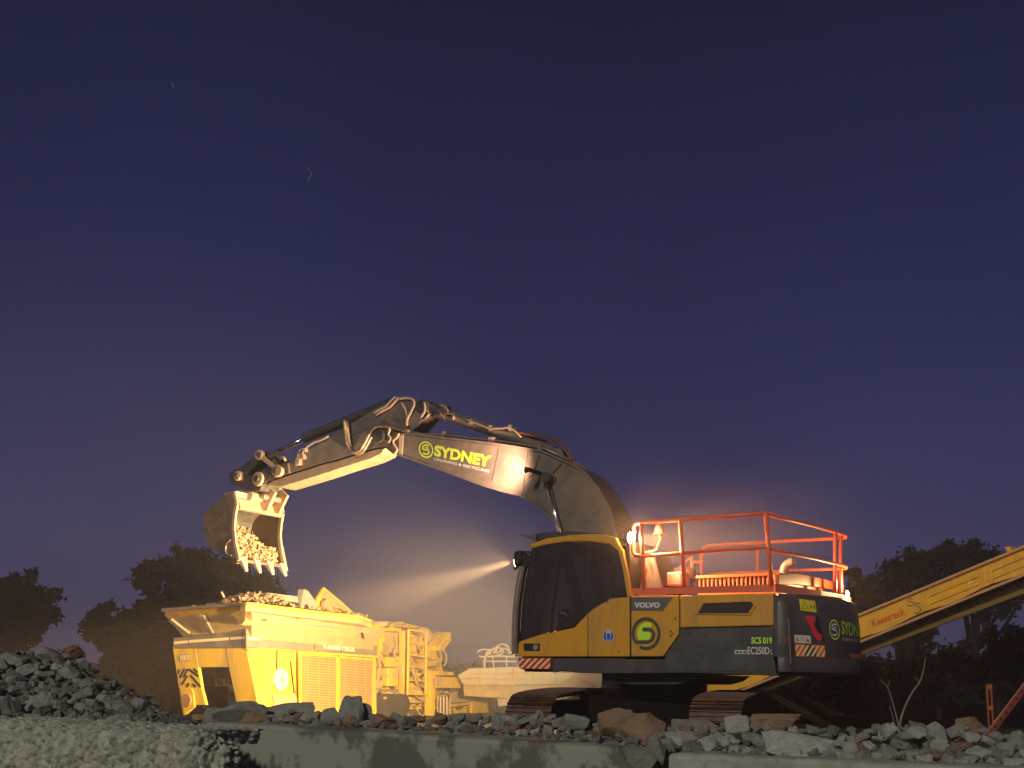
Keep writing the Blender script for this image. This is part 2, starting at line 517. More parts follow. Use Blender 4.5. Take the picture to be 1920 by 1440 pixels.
# front side details: hand rail, wiper and the tan edge strip
b = MB()
b.tube([EX.Y(px, py, cy1 + .02) + V((.0, 0, 0)) for px, py in [(962, 1227), (961, 1205), (963, 1150), (969, 1095), (976, 1060)]], .018, 8, 4)
b.build('grab_rail', Mpipe, ex, smooth=True)
b = MB()
q = [EX.Y(px, py, cy1 - .02) for px, py in [(970, 1226), (969, 1200), (972, 1140), (979, 1090), (984, 1062)]]
for i in range(len(q) - 1):
    b.bar(q[i], q[i + 1], .05, .10, (0, 1, 0))
b.build('front_pillar', Mboom, ex, .01)
b = MB().tube([EX.Y(px, py, cy1 - .1) for px, py in [(966, 1229), (972, 1229), (975, 1200), (973, 1160)]], .012, 6)
b.build('wiper', Mblk, ex)
# cab interior
seat = MB()
seat.box((.35, .72, 1.55), (.85, 1.2, 1.68)).hex([V(v) for v in [(.22, .74, 1.66), (.36, .74, 1.66), (.36, 1.18, 1.66), (.22, 1.18, 1.66), (.08, .76, 2.35), (.2, .76, 2.35), (.2, 1.16, 2.35), (.08, 1.16, 2.35)]])
seat.box((.3, .8, 1.3), (.8, 1.1, 1.55))
seat.build('seat', Mdkr, ex, .04)
b = MB().box((.08, .83, 2.38), (.18, 1.08, 2.56))
b.build('headrest', Mdkr, ex, .03)
b = MB()
b.tube([(.95, 1.15, 1.6), (1.0, 1.15, 1.85), (.98, 1.15, 1.95)], .022, 8)
b.tube([(.95, .78, 1.6), (1.0, .78, 1.85), (.98, .78, 1.95)], .022, 8)
b.tube([(1.35, .95, 1.3), (1.25, .95, 2.0)], .03, 8)
b.box((1.2, .55, 1.75), (1.32, .75, 2.0))
b.each('control_lever', Mpipe, ex)
b = MB().box((.55, 1.1, 1.66), (.95, 1.22, 1.74)).box((.55, .68, 1.66), (.95, .8, 1.74))
b.each('arm_console', Mblk, ex, .015)
MB().tube([(1.22, .8, 1.99), (1.22, .95, 2.02), (1.22, 1.1, 1.99)], .015, 6).build('steering_bar', Mpipe, ex)
c = EX.Y(1058, 1150, 1.0)
mon = MB().box((c.x - .09, .97, c.z - .07), (c.x + .09, 1.0, c.z + .07)).build('monitor', Mblk, ex, .01)
b = MB()
for dx, dz, r in ((.0, .0, .014), (.05, .01, .012), (-.04, -.04, .01)):
    b.cyl((c.x + dx, 1.0, c.z + dz), (c.x + dx, 1.006, c.z + dz), r, 10)
b.build('indicator_lamp', lampmat('indicator_glow', (.9, 1.0, .7), 1.6), mon)
# blue mask sticker, lamp pocket, seam
b = MB()
cc = EX.Y(1141, 1192, YS)
b.cyl(cc, cc + V((0, .004, 0)), .087, 28)
st = b.build('sticker', Mwst, ex)
b = MB().cyl(cc + V((0, .004, 0)), cc + V((0, .007, 0)), .078, 28).build('sticker_disc', Mblu, ex)
hd = [(1136.5, 1186), (1138, 1183), (1141, 1182), (1144, 1183), (1146, 1186), (1146, 1192), (1144.5, 1198), (1143, 1201), (1139, 1201), (1137.5, 1198), (1136, 1192)]
MB().prism(P(hd, YS + .007), (0, .002, 0)).build('sticker_figure', Mwst, ex)
MB().prism(P([(1137.5, 1187.5), (1144.5, 1187.5), (1144, 1198), (1141, 1200), (1138, 1198)], YS + .0095), (0, .002, 0)).build('sticker_mask', Mblu, ex)
MB().prism(P([(982, 1206.5), (1012.5, 1206.5), (1012.5, 1220.5), (982, 1220.5)], YS), (0, .004, 0)).build('lamp_pocket', Mblk, ex)
c = EX.Y(1005, 1213.5, YS + .005)
MB().cyl(c, c + V((0, .02, 0)), .042, 18).build('reflex_lamp', mat('dull_lens', (.35, .25, .2), .2), ex)
b = MB().bar(EX.Y(1102.5, 1151, YS + .001), EX.Y(1102.5, 1231, YS + .001), .012, .004, (0, 1, 0))
b.bar(EX.Y(1182, 1118, YS + .001), EX.Y(1182, 1231, YS + .001), .014, .004, (0, 1, 0))
b.each('panel_seam', Mblk, ex)
# step board under the cab with red/white reflector
fn = quad(*[EX.Y(px, py, YS + .02) for px, py in [(972, 1233.5), (1033, 1233.5), (1033, 1255), (975, 1254)]], (0, 1, 0))
stripes(fn, 5, Mred2, Mpal, 'reflector_stripe', ex, lean=1.0)
b = MB().prism(P([(975, 1233), (1036, 1233), (1036, 1257), (978, 1255)], YS - .003), (0, -.5, 0))
b.build('cab_step', Mdkr, ex)
b = MB()
for px in (994, 1011, 1026):
    c = EX.Y(px, 1257, 1.2)
    b.box((c.x - .04, .9, c.z - .02), (c.x + .04, 1.3, c.z + .02))
b.each('step_bracket', Mblk, ex)
# --- lamps on the excavator
def spot(name, frame, pos, direction, watt, size, blend, col, par, rad=.05):
    l = bpy.data.lights.new(name, 'SPOT')
    l.energy = watt
    l.spot_size = radians(size)
    l.spot_blend = blend
    l.color = col
    l.shadow_soft_size = rad
    o = bpy.data.objects.new(name, l)
    COL.objects.link(o)
    o.parent = par
    o.location = pos
    o.rotation_euler = V(direction).to_track_quat('-Z', 'Y').to_euler()
    return o
def point(name, pos, watt, col, par, rad=.04):
    l = bpy.data.lights.new(name, 'POINT')
    l.energy = watt
    l.color = col
    l.shadow_soft_size = rad
    o = bpy.data.objects.new(name, l)
    COL.objects.link(o)
    o.parent = par
    o.location = pos
    return o
WARM = (1.0, .60, .25)
WARM2 = (1.0, .56, .22)
def lamp_can(pos, d, r, par, glow):
    """a round work lamp: housing, bezel and lens looking along d"""
    pos, d = V(pos), V(d).normalized()
    h = MB().tube([pos - d * r * 1.5, pos - d * r * .9, pos - d * .02], r * .55, 14, r1=r).build('work_lamp', Mblk, par, smooth=True)
    MB().cyl(pos - d * .02, pos - d * .008, r * .86, 18).build('lens', glow, h)
    return h
LG = lampmat('lamp_glow', (1.0, .72, .4), 60)
LG2 = lampmat('lamp_glow_soft', (1.0, .7, .35), 14)
# front lamp cluster on the mirror bracket
pc = EX.Y(966, 1056, 1.45)
lamp_can(pc, (1, .05, -.2), .075, ex, LG2)
b = MB()
b.tube([EX.Y(px, py, 1.42) for px, py in [(996, 1044), (986, 1036), (975, 1034), (968, 1040), (966, 1050)]], .016, 6, 3)
b.tube([EX.Y(px, py, 1.42) for px, py in [(992, 1062), (980, 1060), (971, 1056)]], .014, 6)
b.build('lamp_bracket', Mblk, ex)
b = MB()
b.prism(P([(964, 1034), (970, 1032), (976, 1035), (975, 1052), (968, 1066), (962, 1069), (962, 1048)], 1.47), (0, -.06, 0))
b.build('side_mirror', Mblk, ex, .015)
b = MB()
b.prism(P([(977, 1034), (990, 1032), (995, 1040), (993, 1056), (984, 1066), (978, 1056)], 1.40), (0, -.1, 0))
b.build('mirror_arm', Mblk, ex, .02)
spot('front_lamp_light', EX, pc + V((.03, 0, 0)), (1, .04, .22), 6000, 80, 1.0, (1.0, .66, .36), ex, .05)
spot('front_lamp_light', EX, pc + V((.03, 0, .02)), EX.Y(780, 1112, 1.45) - pc, 150000, 21, .9, WARM, ex, .05)
# low work lamp on the front of the frame, on the far side of the cab
fl = V((1.55, -.55, 1.38))
lamp_can(fl, (1, 0, 0), .07, ex, LG2)
spot('frame_lamp_light', EX, fl + V((.05, 0, 0)), (1, -.12, -.02), 16000, 125, .9, (1.0, .72, .34), ex, .06)
# rear cab lamp
pr = EX.Y(1180, 1009, 1.30)
MB().cyl(pr + V((.07, 0, 0)), pr + V((.0, 0, 0)), .07, 18).build('work_lamp', Mblk, ex)
b = MB()
bm_ = bmesh.new()
bmesh.ops.create_uvsphere(bm_, u_segments=16, v_segments=10, radius=.085)
b.add([V((v.co.x * .55, v.co.y, v.co.z)) + pr + V((-.03, 0, 0)) for v in bm_.verts], [tuple(v.index for v in f.verts) for f in bm_.faces])
bm_.free()
b.build('lens', LG, ex, smooth=True)
MB().bar(pr + V((.06, 0, 0)), EX.Y(1158, 1012, 1.3), .03, .04).build('lamp_bracket', Mblk, ex)
spot('rear_lamp_light', EX, pr + V((-.10, .03, .0)), (-1, -.05, -.28), 3000, 100, 1.0, WARM2, ex, .05)
point('rear_lamp_glow', pr + V((-.13, .06, .02)), 170, WARM2, ex, .05)
# --- handrails
RR = .029
b = MB()
yr = 1.36
zt = 3.175
def Rl(px, py, y=yr): return EX.Y(px, py, y)
b.tube([Rl(1202, 1042.5), Rl(1191, 1041), Rl(1187, 1035), Rl(1186.5, 1000), Rl(1187, 987), Rl(1192, 981), Rl(1203, 980), Rl(1275, 974.5), Rl(1360, 968), Rl(1436, 962.5)], RR, 10)
b.tube([Rl(1202, 1043), Rl(1274, 1037.5), Rl(1360, 1031), Rl(1441, 1026)], RR * .92, 10)
for p, q in (((1202, 981), (1207.5, 1105)), ((1275, 975), (1284, 1101)), ((1436, 963), (1446.5, 1098))):
    b.tube([Rl(*p), Rl(*q)], RR, 10)
b.build('guard_rail', Mred, ex, smooth=True)
b = MB()
cz = EX.Y(1436, 962.5, yr)
xr = -2.42
top_ = [cz, V((-2.16, .8, 3.18)), V((-2.32, .0, 3.18)), V((-2.42, -.75, 3.18)), V((-2.46, -1.2, 3.18)), V((-2.43, -1.33, 3.17)), V((-2.34, -1.36, 3.17)), V((-1.2, -1.36, 3.17)), V((-.25, -1.36, 3.17)), V((-.14, -1.36, 3.13)), V((-.1, -1.36, 3.0)), V((-.12, -1.36, 2.3))]
b.tube(top_, RR, 10)
mid = [V((v.x, v.y, v.z - .47)) for v in top_[:-3]]
b.tube(mid, RR * .9, 10)
for v in ((-2.42, -.75), (-2.44, -1.0), (-1.05, -1.36)):
    b.tube([V((v[0], v[1], 3.17)), V((v[0] + .02, v[1], 2.2))], RR, 10)
b.build('guard_rail', Mred, ex, smooth=True)
b = MB()
b.tube([EX.Y(*q, .3) for q in [(1265, 1075), (1296, 1044), (1301, 1098)]], .03, 8)
b.tube([EX.Y(*q, .3) for q in [(1298, 1054), (1318, 1054)]], .02, 8)
b.tube([EX.Y(*q, .3) for q in [(1228, 1082), (1256, 1080)]], .018, 8)
b.each('hand_hold', Mred, ex, smooth=True)
# toe boards + deck
b = MB()
b.prism([EX.Y(*q, 1.37) for q in [(1181, 1103.5), (1452, 1096), (1452, 1110), (1181, 1115)]], (0, -.012, 0))
b.build('toe_board', Mred, ex)
b = MB()
pts = [V((-2.17, 1.37)), V((-2.28, .7)), V((-2.4, 0)), V((-2.5, -.75)), V((-2.5, -1.3))]
for i in range(4):
    p, q = pts[i], pts[i + 1]
    b.hex([(p.x, p.y, 2.14), (q.x, q.y, 2.14), (q.x + .012, q.y, 2.14), (p.x + .012, p.y, 2.14), (p.x, p.y, 2.25), (q.x, q.y, 2.25), (q.x + .012, q.y, 2.25), (p.x + .012, p.y, 2.25)])
b.build('toe_board', Mred, ex)
b = MB().box((-2.14, -1.33, 2.085), (-.1, 1.345, 2.11))
b.build('deck', Mred, ex)
# engine hood with louvres
b = MB()
b.box((-2.1, -.95, 2.11), (-.92, .93, 2.28))
b.box((-2.1, -.97, 2.40), (-.9, .95, 2.44))
for k in range(19):
    x = -2.06 + k * .061
    b.box((x, -.95, 2.28), (x + .028, .93, 2.40))
b.build('engine_hood', mat('hood_orange', (.32, .075, .018), .45), ex, .006)
b = MB()
hp = [(1452, 1077), (1484, 1075), (1510, 1079), (1565, 1093), (1565, 1107), (1512, 1099), (1484, 1096), (1452, 1097)]
q = [EX.X(px, py, -2.12) for px, py in hp]
b.prism(q, (-.06, 0, 0))
b.box((-2.11, -1.2, 2.12), (-2.0, .95, 2.42))
b.build('hood_rear', mat('hood_orange', (.32, .075, .018), .45), ex, .01)
b = MB().tube([V((-1.98, .35, 2.42)), V((-1.98, .35, 2.52)), V((-2.02, .35, 2.6)), V((-2.12, .35, 2.64))], .065, 14, 4)
b.build('exhaust_pipe', Mboom, ex, smooth=True)
c = EX.Y(1269, 1086, .9)
MB().box((c.x - .12, .7, c.z - .11), (c.x + .12, 1.0, c.z + .1)).build('filter_box', mat('box_tan', (.2, .08, .05), .5), ex, .03)
c = EX.Y(1284, 1072, .4)
MB().cyl((c.x, .4, c.z - .12), (c.x, .4, c.z + .06), .16, 20).build('air_cleaner', mat('box_tan', (.2, .08, .05), .5), ex, .03)
# cup shaped antenna / beacon with stem on the boom side
b = MB()
s0 = EX.Y(1236, 1000, .9)
for (z0, z1, r0, r1) in ((0, .12, .075, .05), (-.02, 0, .085, .085)):
    b.tube([s0 + V((0, 0, z0)), s0 + V((0, 0, z1))], r0, 16, r1=r1)
be = b.build('beacon', mat('beacon_pink', (.4, .15, .12), .4), ex, smooth=True)
MB().tube([EX.Y(*q, .9) for q in [(1237, 1002), (1238, 1012), (1234, 1020), (1231, 1030), (1224, 1034), (1208, 1036)]], .02, 8).build('beacon_stem', Mpipe, ex)
# sloping shroud behind the cab
b = MB().hex([V(v) for v in [(-.12, .3, 2.12), (-.55, .3, 2.12), (-.55, 1.2, 2.12), (-.12, 1.2, 2.12), (-.14, .4, 2.75), (-.28, .4, 2.8), (-.28, 1.0, 2.8), (-.14, 1.0, 2.75)]])
b.build('tank_cover', mat('shroud', (.07, .025, .02), .5), ex, .03)
b = MB().tube([EX.Y(*q, 1.1) for q in [(1216, 1052), (1221, 1070), (1228, 1104)]], .014, 6)
b.tube([EX.Y(*q, 1.1) for q in [(1210, 1060), (1206, 1103)]], .014, 6)
b.each('cable', Mred, ex)
# --- counterweight (plan outline extruded, curved rear)
def cwx(y, tail=0.):
    r = 2.72
    return -sqrt(max(r * r - (y * .72) ** 2, 0)) + tail
plan = [(-2.19, 1.385), (-2.26, 1.375), (-2.315, 1.35), (-2.35, 1.30), (-2.365, 1.24)]
ys = [1.24 - k * (2.48 / 20) for k in range(1, 20)]
def rearx(y): return -2.365 - .50 * (1 - (abs(y) / 1.24) ** 2.6)
plan += [(rearx(y), y) for y in ys] + [(-2.365, -1.24), (-2.35, -1.30), (-2.315, -1.35), (-2.26, -1.375), (-2.19, -1.385)]
def cw_ring(z, ins):
    return [V((x + (ins if x < -2.2 else 0), y * (1 - ins / 1.4 * .6), z)) for x, y in plan]
b = MB()
rings = [cw_ring(1.06, .12), cw_ring(1.10, .02), cw_ring(1.27, 0), cw_ring(1.285, .006), cw_ring(1.30, 0), cw_ring(1.98, .03), cw_ring(2.07, .06), cw_ring(2.12, .12), cw_ring(2.135, .2)]
n = len(plan)
vs = [v for r in rings for v in r]
fs = [(i * n + k, i * n + (k + 1) % n, (i + 1) * n + (k + 1) % n, (i + 1) * n + k) for i in range(len(rings) - 1) for k in range(n)]
fs += [tuple(range(n))[::-1], tuple(range((len(rings) - 1) * n, len(rings) * n))]
cw = b.add(vs, fs).build('counterweight', mat('counterweight_grey', (.065, .055, .055), .38, dirt_or_shade=(.15, .1, .08), dirt_or_shade_amt=.5, dscale=3), ex, smooth=True)
cw.modifiers.new('w', 'EDGE_SPLIT').split_angle = radians(38)
# marks on the rear: u,v -> (y,z) rectangle wrapped on the curve
def to_px(l):
    w = EX.o + EX.x * l.x + EX.y * l.y + V((0, 0, l.z)) - CAM
    d = w.dot(FW)
    return PCX + FPX * w.dot(RC) / d, PCY - FPX * w.dot(UC) / d
_tab = []
for _k in range(300):
    _y = 1.235 - _k * .008
    _x = to_px(V((rearx(_y) + .02, _y, 1.6)))[0]
    if _tab and _x <= _tab[-1][0]: break
    _tab.append((_x, _y))
def rear_fn(pTL, pTR, pBR, pBL):
    def g(u, v, w):
        px = (pBL[0] * (1 - u) + pBR[0] * u) * (1 - v) + (pTL[0] * (1 - u) + pTR[0] * u) * v
        py = (pBL[1] * (1 - u) + pBR[1] * u) * (1 - v) + (pTL[1] * (1 - u) + pTR[1] * u) * v
        if px > _tab[-1][0] - 1: y = _tab[-1][1] - (px - _tab[-1][0] + 1) * .04
        elif px < _tab[0][0]: y = _tab[0][1]
        else: y = next(a[1] + (b_[1] - a[1]) * (px - a[0]) / (b_[0] - a[0]) for a, b_ in zip(_tab, _tab[1:]) if px <= b_[0])
        z = EX.X(px, py, rearx(y) + .02).z
        x = rearx(y) + .03 * max(0, (z - 1.3) / .68)
        k = (rearx(min(1.23, y + .02)) - rearx(y - .02)) / .04
        return V((x, y, z)) + V((-1, k, 0)).normalized() * (w + .006)
    return g
def gridpatch(fn, m, name, par, nu=8, nv=2, th=.004):
    vs = [fn(i / nu, j / nv, th) for j in range(nv + 1) for i in range(nu + 1)]
    return MB().add(vs, [(j * (nu + 1) + i, j * (nu + 1) + i + 1, (j + 1) * (nu + 1) + i + 1, (j + 1) * (nu + 1) + i) for j in range(nv) for i in range(nu)]).build(name, m, par)
f1 = rear_fn((1500, 1123), (1530, 1127), (1532, 1149), (1502, 1145))
sg = gridpatch(f1, Myst, 'warning_sticker', cw)
for poly in ([(.12, .2), (.5, .2), (.31, .85)],):
    MB().add(*stroke(poly + poly[:1], .05, f1, .008)).build('warning_mark', Mdlet, cw)
MB().add(*stroke([(.62, .6), (.72, .45), (.62, .3)], .05, f1, .008)).add(*stroke([(.86, .65), (.9, .3)], .08, f1, .008)).build('warning_mark', Mdlet, cw)
f2 = rear_fn((1507, 1153), (1542, 1157), (1544, 1204), (1509, 1200))
pl = [(.08, .98), (.62, .98), (.6, .8), (.5, .78), (.52, .55), (.68, .35), (.86, .28), (.84, .08), (.62, .02), (.42, .22), (.26, .6), (.12, .78)]
MB().add([f2(u, v, .006) for u, v in pl], [tuple(range(len(pl)))]).build('reflector', Mrst, cw)
pl = [(.66, .98), (.78, .98), (.86, .5), (1.0, .02), (.9, 0), (.88, .26), (.72, .33), (.62, .5)]
MB().add([f2(u, v, .005) for u, v in pl], [tuple(range(len(pl)))]).build('reflector_black_patch', Mblk, cw)  # black shape beside the red reflector
f3 = rear_fn((1486, 1190), (1518, 1192), (1518, 1207), (1487, 1205))
gridpatch(f3, Mwst, 'warning_sticker', cw)
for u in (.18, .8):
    MB().add([f3(u - .12, .2, .007), f3(u + .12, .2, .007), f3(u, .8, .007)], [(0, 1, 2)]).each('warning_triangle', Mors, cw)
MB().add(*stroke([(.35, .65), (.6, .65)], .1, f3, .007)).add(*stroke([(.35, .4), (.6, .4)], .1, f3, .007)).build('warning_mark', mat('grey_ink', (.3, .27, .25), .5), cw)
stripes(rear_fn((1487, 1207), (1543, 1210), (1543, 1233), (1488, 1231)), 6, Mors, Mpal, 'reflector_stripe', cw, th=.006)
ring_logo(rear_fn((1553, 1160), (1573, 1163), (1573, 1202), (1553, 1199)), Mlim, cw, Mwht)
text('SYDNEY', rear_fn((1576, 1164), (1622, 1172), (1622, 1197), (1576, 1190)), Mlim, 'lettering', cw, .03, .008)
text('CRUSHING & RECYCLING', rear_fn((1576, 1195), (1622, 1200), (1622, 1206), (1576, 1201)), Mwht, 'lettering', cw, 0, .008)
gridpatch(rear_fn((1589, 1225), (1613, 1227), (1613, 1236), (1589, 1234)), mat('sticker_rust', (.5, .12, .05), .5), 'sticker', cw)
# pale strip imitating the highlight down the counterweight corner + rear lamp
b = MB()
b.tube([V((-2.325, 1.345, 1.80)), V((-2.345, 1.335, 1.2))], .012, 6)
b.build('corner_highlight', Mpipe, cw)
pl_ = EX.X(1588, 1114, -2.5)
MB().cyl(pl_ + V((.08, 0, 0)), pl_, .06, 16).build('work_lamp', Mblk, ex)
MB().cyl(pl_ + V((-.001, 0, 0)), pl_ + V((-.02, 0, 0)), .04, 16).build('lens', LG, ex)
MB().box((pl_.x - .02, pl_.y - .15, pl_.z - .14), (pl_.x + .15, pl_.y + .12, pl_.z - .07)).build('lamp_bracket', Mpipe, ex, .01)
spot('tail_lamp_light', EX, pl_ + V((-.05, 0, 0)), (-1, -.2, -.35), 60, 140, .9, WARM, ex, .04)
point('tail_lamp_glow', pl_ + V((-.08, 0, .05)), 80, WARM, ex, .04)
# --- boom
yb = .31
low = [(748, 853), (802, 872), (860, 893), (911, 912), (950, 923), (979, 930), (1000, 942), (1022, 958), (1041, 978), (1056, 1000), (1070, 1040)]
upp = [(1168, 1060), (1158, 1010), (1152, 980), (1146, 958), (1135, 935), (1122, 915), (1095, 884), (1062, 867), (1016, 847), (970, 838), (924, 833), (830, 822), (765, 814), (748, 818)]
bp = P(low + upp, yb)
boom = MB().prism(bp, (0, -2 * yb, 0)).build('boom', Mboom, ex, .02)
# lower flange / upper flange lips
def lip(pts, y, w, h, name, m, par):
    b = MB()
    q = P(pts, y)
    q = [V((v.x, 0, v.z)) for v in q]
    for i in range(len(q) - 1):
        b.bar(q[i], q[i + 1], h, w, (0, 1, 0))
    return b.build(name, m, par)
lip([(744, 852)] + low[:-1], yb, 2 * yb + .07, .03, 'flange', Mboom, boom)
lip([(748, 815), (765, 813), (830, 821), (924, 832), (1016, 846), (1062, 866), (1095, 883), (1122, 914), (1146, 957), (1154, 985)], yb, 2 * yb + .07, .03, 'flange', Mboom, boom)
# boom nose fork
nose = [(748, 853), (748, 814), (738, 806), (722, 803), (707, 808), (702, 818), (706, 829), (720, 838), (735, 850)]
b = MB()
for y0 in (yb, -yb + .06):
    b.prism([V((v.x, y0, v.z)) for v in P(nose, yb)], (0, -.06, 0))
b.each('boom_nose', Mbkt, boom, .01)
q = P([(747, 852), (747, 812), (757, 811), (754, 856)], yb + .01)
MB().prism(q, (0, -2 * yb - .02, 0)).build('nose_collar', mat('collar_tan', (.42, .3, .2), .5), boom, .012)
c = EX.Y(715, 818, yb)
MB().cyl(c + V((0, .07, 0)), V((c.x, -yb - .07, c.z)), .12, 24).build('pivot_pin', Mdkr, boom, .012)
MB().cyl(c + V((.0, .06, 0)) + V((-.06, .01, .0)), c + V((-.06, .09, 0)), .035, 12).build('pin_cap', Mrod, boom)
# boom side: a seam line, and a dark bar imitating the lamp light's edge
b = MB()
for p, q in (((935, 842), (922, 902)), ((990, 846), (980, 928))):
    b.bar(EX.Y(*p, yb + .001), EX.Y(*q, yb + .001), .012, .006, (0, 1, 0))
b.each('seam_or_light_edge', Mdkr, boom)
ring_logo(quad(*P([(785, 826), (813, 829), (813, 861), (785, 857)], yb), (0, 1, 0)), Mlim, boom)
text('SYDNEY', quad(*P([(815, 834), (923, 855), (918, 877), (814, 855)], yb), (0, 1, 0)), Mlim, 'lettering', boom, .05, .006)
text('CRUSHING & RECYCLING', quad(*P([(814, 858), (918, 881), (917, 886), (813, 862.5)], yb), (0, 1, 0)), Mwht, 'lettering', boom, .01, .006)
# boom lamp
bl = EX.Y(983, 881, yb + .42)
h = lamp_can(bl, (1, 0, .10), .055, boom, LG2)
MB().box((bl.x - .09, yb, bl.z - .03), (bl.x - .05, bl.y + .03, bl.z + .03)).build('lamp_bracket', Mblk, boom)
bdir = (EX.Y(715, 830, yb) - EX.Y(983, 881, yb)).normalized()
spot('boom_lamp_light', EX, bl + bdir * .02, bdir + V((0, -.14, 0)), 720, 140, 1.0, (1, .62, .38), ex, .12)
# boom cylinder (one each side) and its pin
for sgn in (1, -1):
    yy = sgn * .44
    p1, p2 = EX.Y(1024, 896, .44), EX.Y(1058, 1030, .44)
    p1, p2 = V((p1.x, yy, p1.z)), V((p2.x, yy, p2.z))
    d = (p2 - p1).normalized()
    cyl = MB().cyl(p1 + d * 1.2, p1 + d * 2.6, .085, 18).build('boom_cylinder', Mboom, ex, smooth=False)
    MB().cyl(p1, p1 + d * 1.3, .034, 14).build('cylinder_rod', Mrod, cyl, smooth=True)
    MB().cyl(V((p1.x, yy - .06, p1.z)), V((p1.x, yy + .06, p1.z)), .088, 20).build('rod_eye', Mdkr, cyl, .01)
b = MB().cyl(EX.Y(1036, 900, yb + .04), EX.Y(1036, 900, yb), .07, 16).build('boom_boss', Mdkr, boom)
# thin pipes on the boom root
b = MB()
b.tube([EX.Y(*q, yb + .03) for q in [(1010, 852), (1004, 870), (1000, 888), (990, 895)]], .014, 6)
b.tube([EX.Y(*q, yb + .03) for q in [(1052, 868), (1036, 885), (1032, 905)]], .012, 6)
for x0 in (0, 9, 18):
    b.tube([EX.Y(px + x0 * .7, py, yb - .1 - x0 * .012) for px, py in [(1066, 866), (1090, 885), (1110, 920), (1128, 975)]], .016, 6, 3)
b.each('hydraulic_pipe', mat('pipe_reddish', (.22, .1, .06), .45), boom)
# pipes along boom top
b = MB()
for k, y in enumerate((.24, .14)):
    b.tube([EX.Y(px, py - 3 - k, yb) + V((0, y - yb, 0)) for px, py in [(748, 810), (765, 811), (790, 816), (830, 817), (880, 823), (924, 828), (970, 834), (1016, 842), (1062, 864)]], .022, 8)
b.each('hydraulic_pipe', Mpipe, boom, smooth=True)
b = MB()
for px, py in ((829, 815), (917, 826), (922, 826), (1010, 841)):
    c = EX.Y(px, py, yb)
    b.box((c.x - .03, .08, c.z - .07), (c.x + .03, .29, c.z + .06))
b.each('pipe_clamp', Mpipe, boom)
# --- stick cylinder on boom top
p1 = EX.Y(1040, 853, 0.0) + V((0, 0, .05))
p0 = EX.Y(792, 762, 0.0)
d = (p1 - p0).normalized()
L_ = (p1 - p0).length
scy = MB().cyl(p0 + d * .52, p1, .095, 20).cyl(p0 + d * .46, p0 + d * .6, .115, 20).build('stick_cylinder', Mboom, ex, .01)
MB().cyl(p0, p0 + d * .6, .048, 14).build('cylinder_rod', Mrod, scy, smooth=True)
MB().cyl((p0.x, -.16, p0.z), (p0.x, .16, p0.z), .085, 18).build('rod_eye', Mdkr, scy, .01)
b = MB()
for y0 in (.13, -.16):
    q = P([(1010, 848), (1030, 838), (1052, 842), (1066, 868), (1030, 858)], .13)
    b.prism([V((v.x, y0, v.z)) for v in q], (0, .03, 0))
b.each('cylinder_bracket', Mboom, scy, .01)
b = MB()
b.tube([EX.Y(*q, .13) for q in [(832, 777), (842, 775), (851, 777), (850, 787)]], .02, 8)
b.tube([EX.Y(*q, .13) for q in [(851, 778), (884, 790), (919, 804), (940, 803), (957, 801), (966, 808), (978, 820)]], .02, 8)
b.each('hydraulic_pipe', Mpipe, scy, smooth=True)
b = MB()
for q in ((851, 783), (883, 792), (920, 804), (957, 803)):
    c = EX.Y(*q, .11)
    b.box((c.x - .03, -.06, c.z - .04), (c.x + .03, .14, c.z + .05))
b.each('pipe_clamp', Mpipe, scy)
b = MB()
for k, pts in enumerate(([(972, 810), (1000, 817), (1030, 821), (1048, 832), (1062, 848), (1072, 864)], [(975, 812), (1000, 822), (1024, 828), (1040, 842), (1052, 856), (1058, 864)], [(985, 812), (1012, 816), (1040, 822), (1058, 834), (1070, 850), (1078, 864)])):
    b.tube([EX.Y(px, py, .1 - .09 * k) for px, py in pts], .021, 8, 4)
b.each('hydraulic_hose', mat('hose_reddish', (.12, .05, .035), .4), scy, smooth=True)
# valve block cluster at the rod end
b = MB()
random.seed(3)
for px, py, r in ((810, 768, .05), (814, 762, .045), (818, 772, .05), (823, 765, .05), (829, 764, .055), (820, 776, .06), (808, 775, .04)):
    c = EX.Y(px, py, .1)
    b.box((c.x - r, -.1, c.z - r), (c.x + r, .14, c.z + r))
b.each('valve_block', Mdkr, scy, .01)
b = MB()
for px, py in ((828, 767.5), (819, 775)):
    c = EX.Y(px, py, .2)
    b.cyl(c + V((0, -.12, 0)), c, .034, 12)
b.each('hose_fitting', Mrod, scy)
MB().tube([EX.Y(*q, .14) for q in [(824, 760), (832, 761), (839, 768), (840, 773)]], .016, 6, 3).each('hydraulic_hose', Mpipe, scy)
# --- stick
ysk = .20
sl = [(497, 905), (526, 893), (543, 888), (605, 868), (630, 862), (680, 846), (703, 840), (722, 838), (738, 828), (757, 808), (775, 807), (797, 782), (802, 768), (792, 752), (773, 746), (743, 745), (700, 767), (672, 785), (641, 803), (616, 821), (578, 843), (541, 866), (530, 876), (512, 893)]
stick = MB().prism(P(sl, ysk), (0, -2 * ysk, 0)).build('stick', Mboom, ex, .015)
us = [(499, 909), (526, 913), (560, 903), (605, 889), (650, 874), (695, 860), (715, 850), (722, 840), (703, 843), (680, 849), (630, 865), (605, 871), (543, 891), (512, 901)]
MB().prism(P(us, ysk + .01), (0, -2 * ysk - .02, 0)).build('stick_underside_plate', mat('underside_lit_tan', (.3, .22, .15), .45, .3, dirt_or_shade=(.42, .3, .18), dirt_or_shade_amt=.7, dscale=6, streak=False), stick, .01)  # coloured paler than the stick to imitate light from below
b = MB()
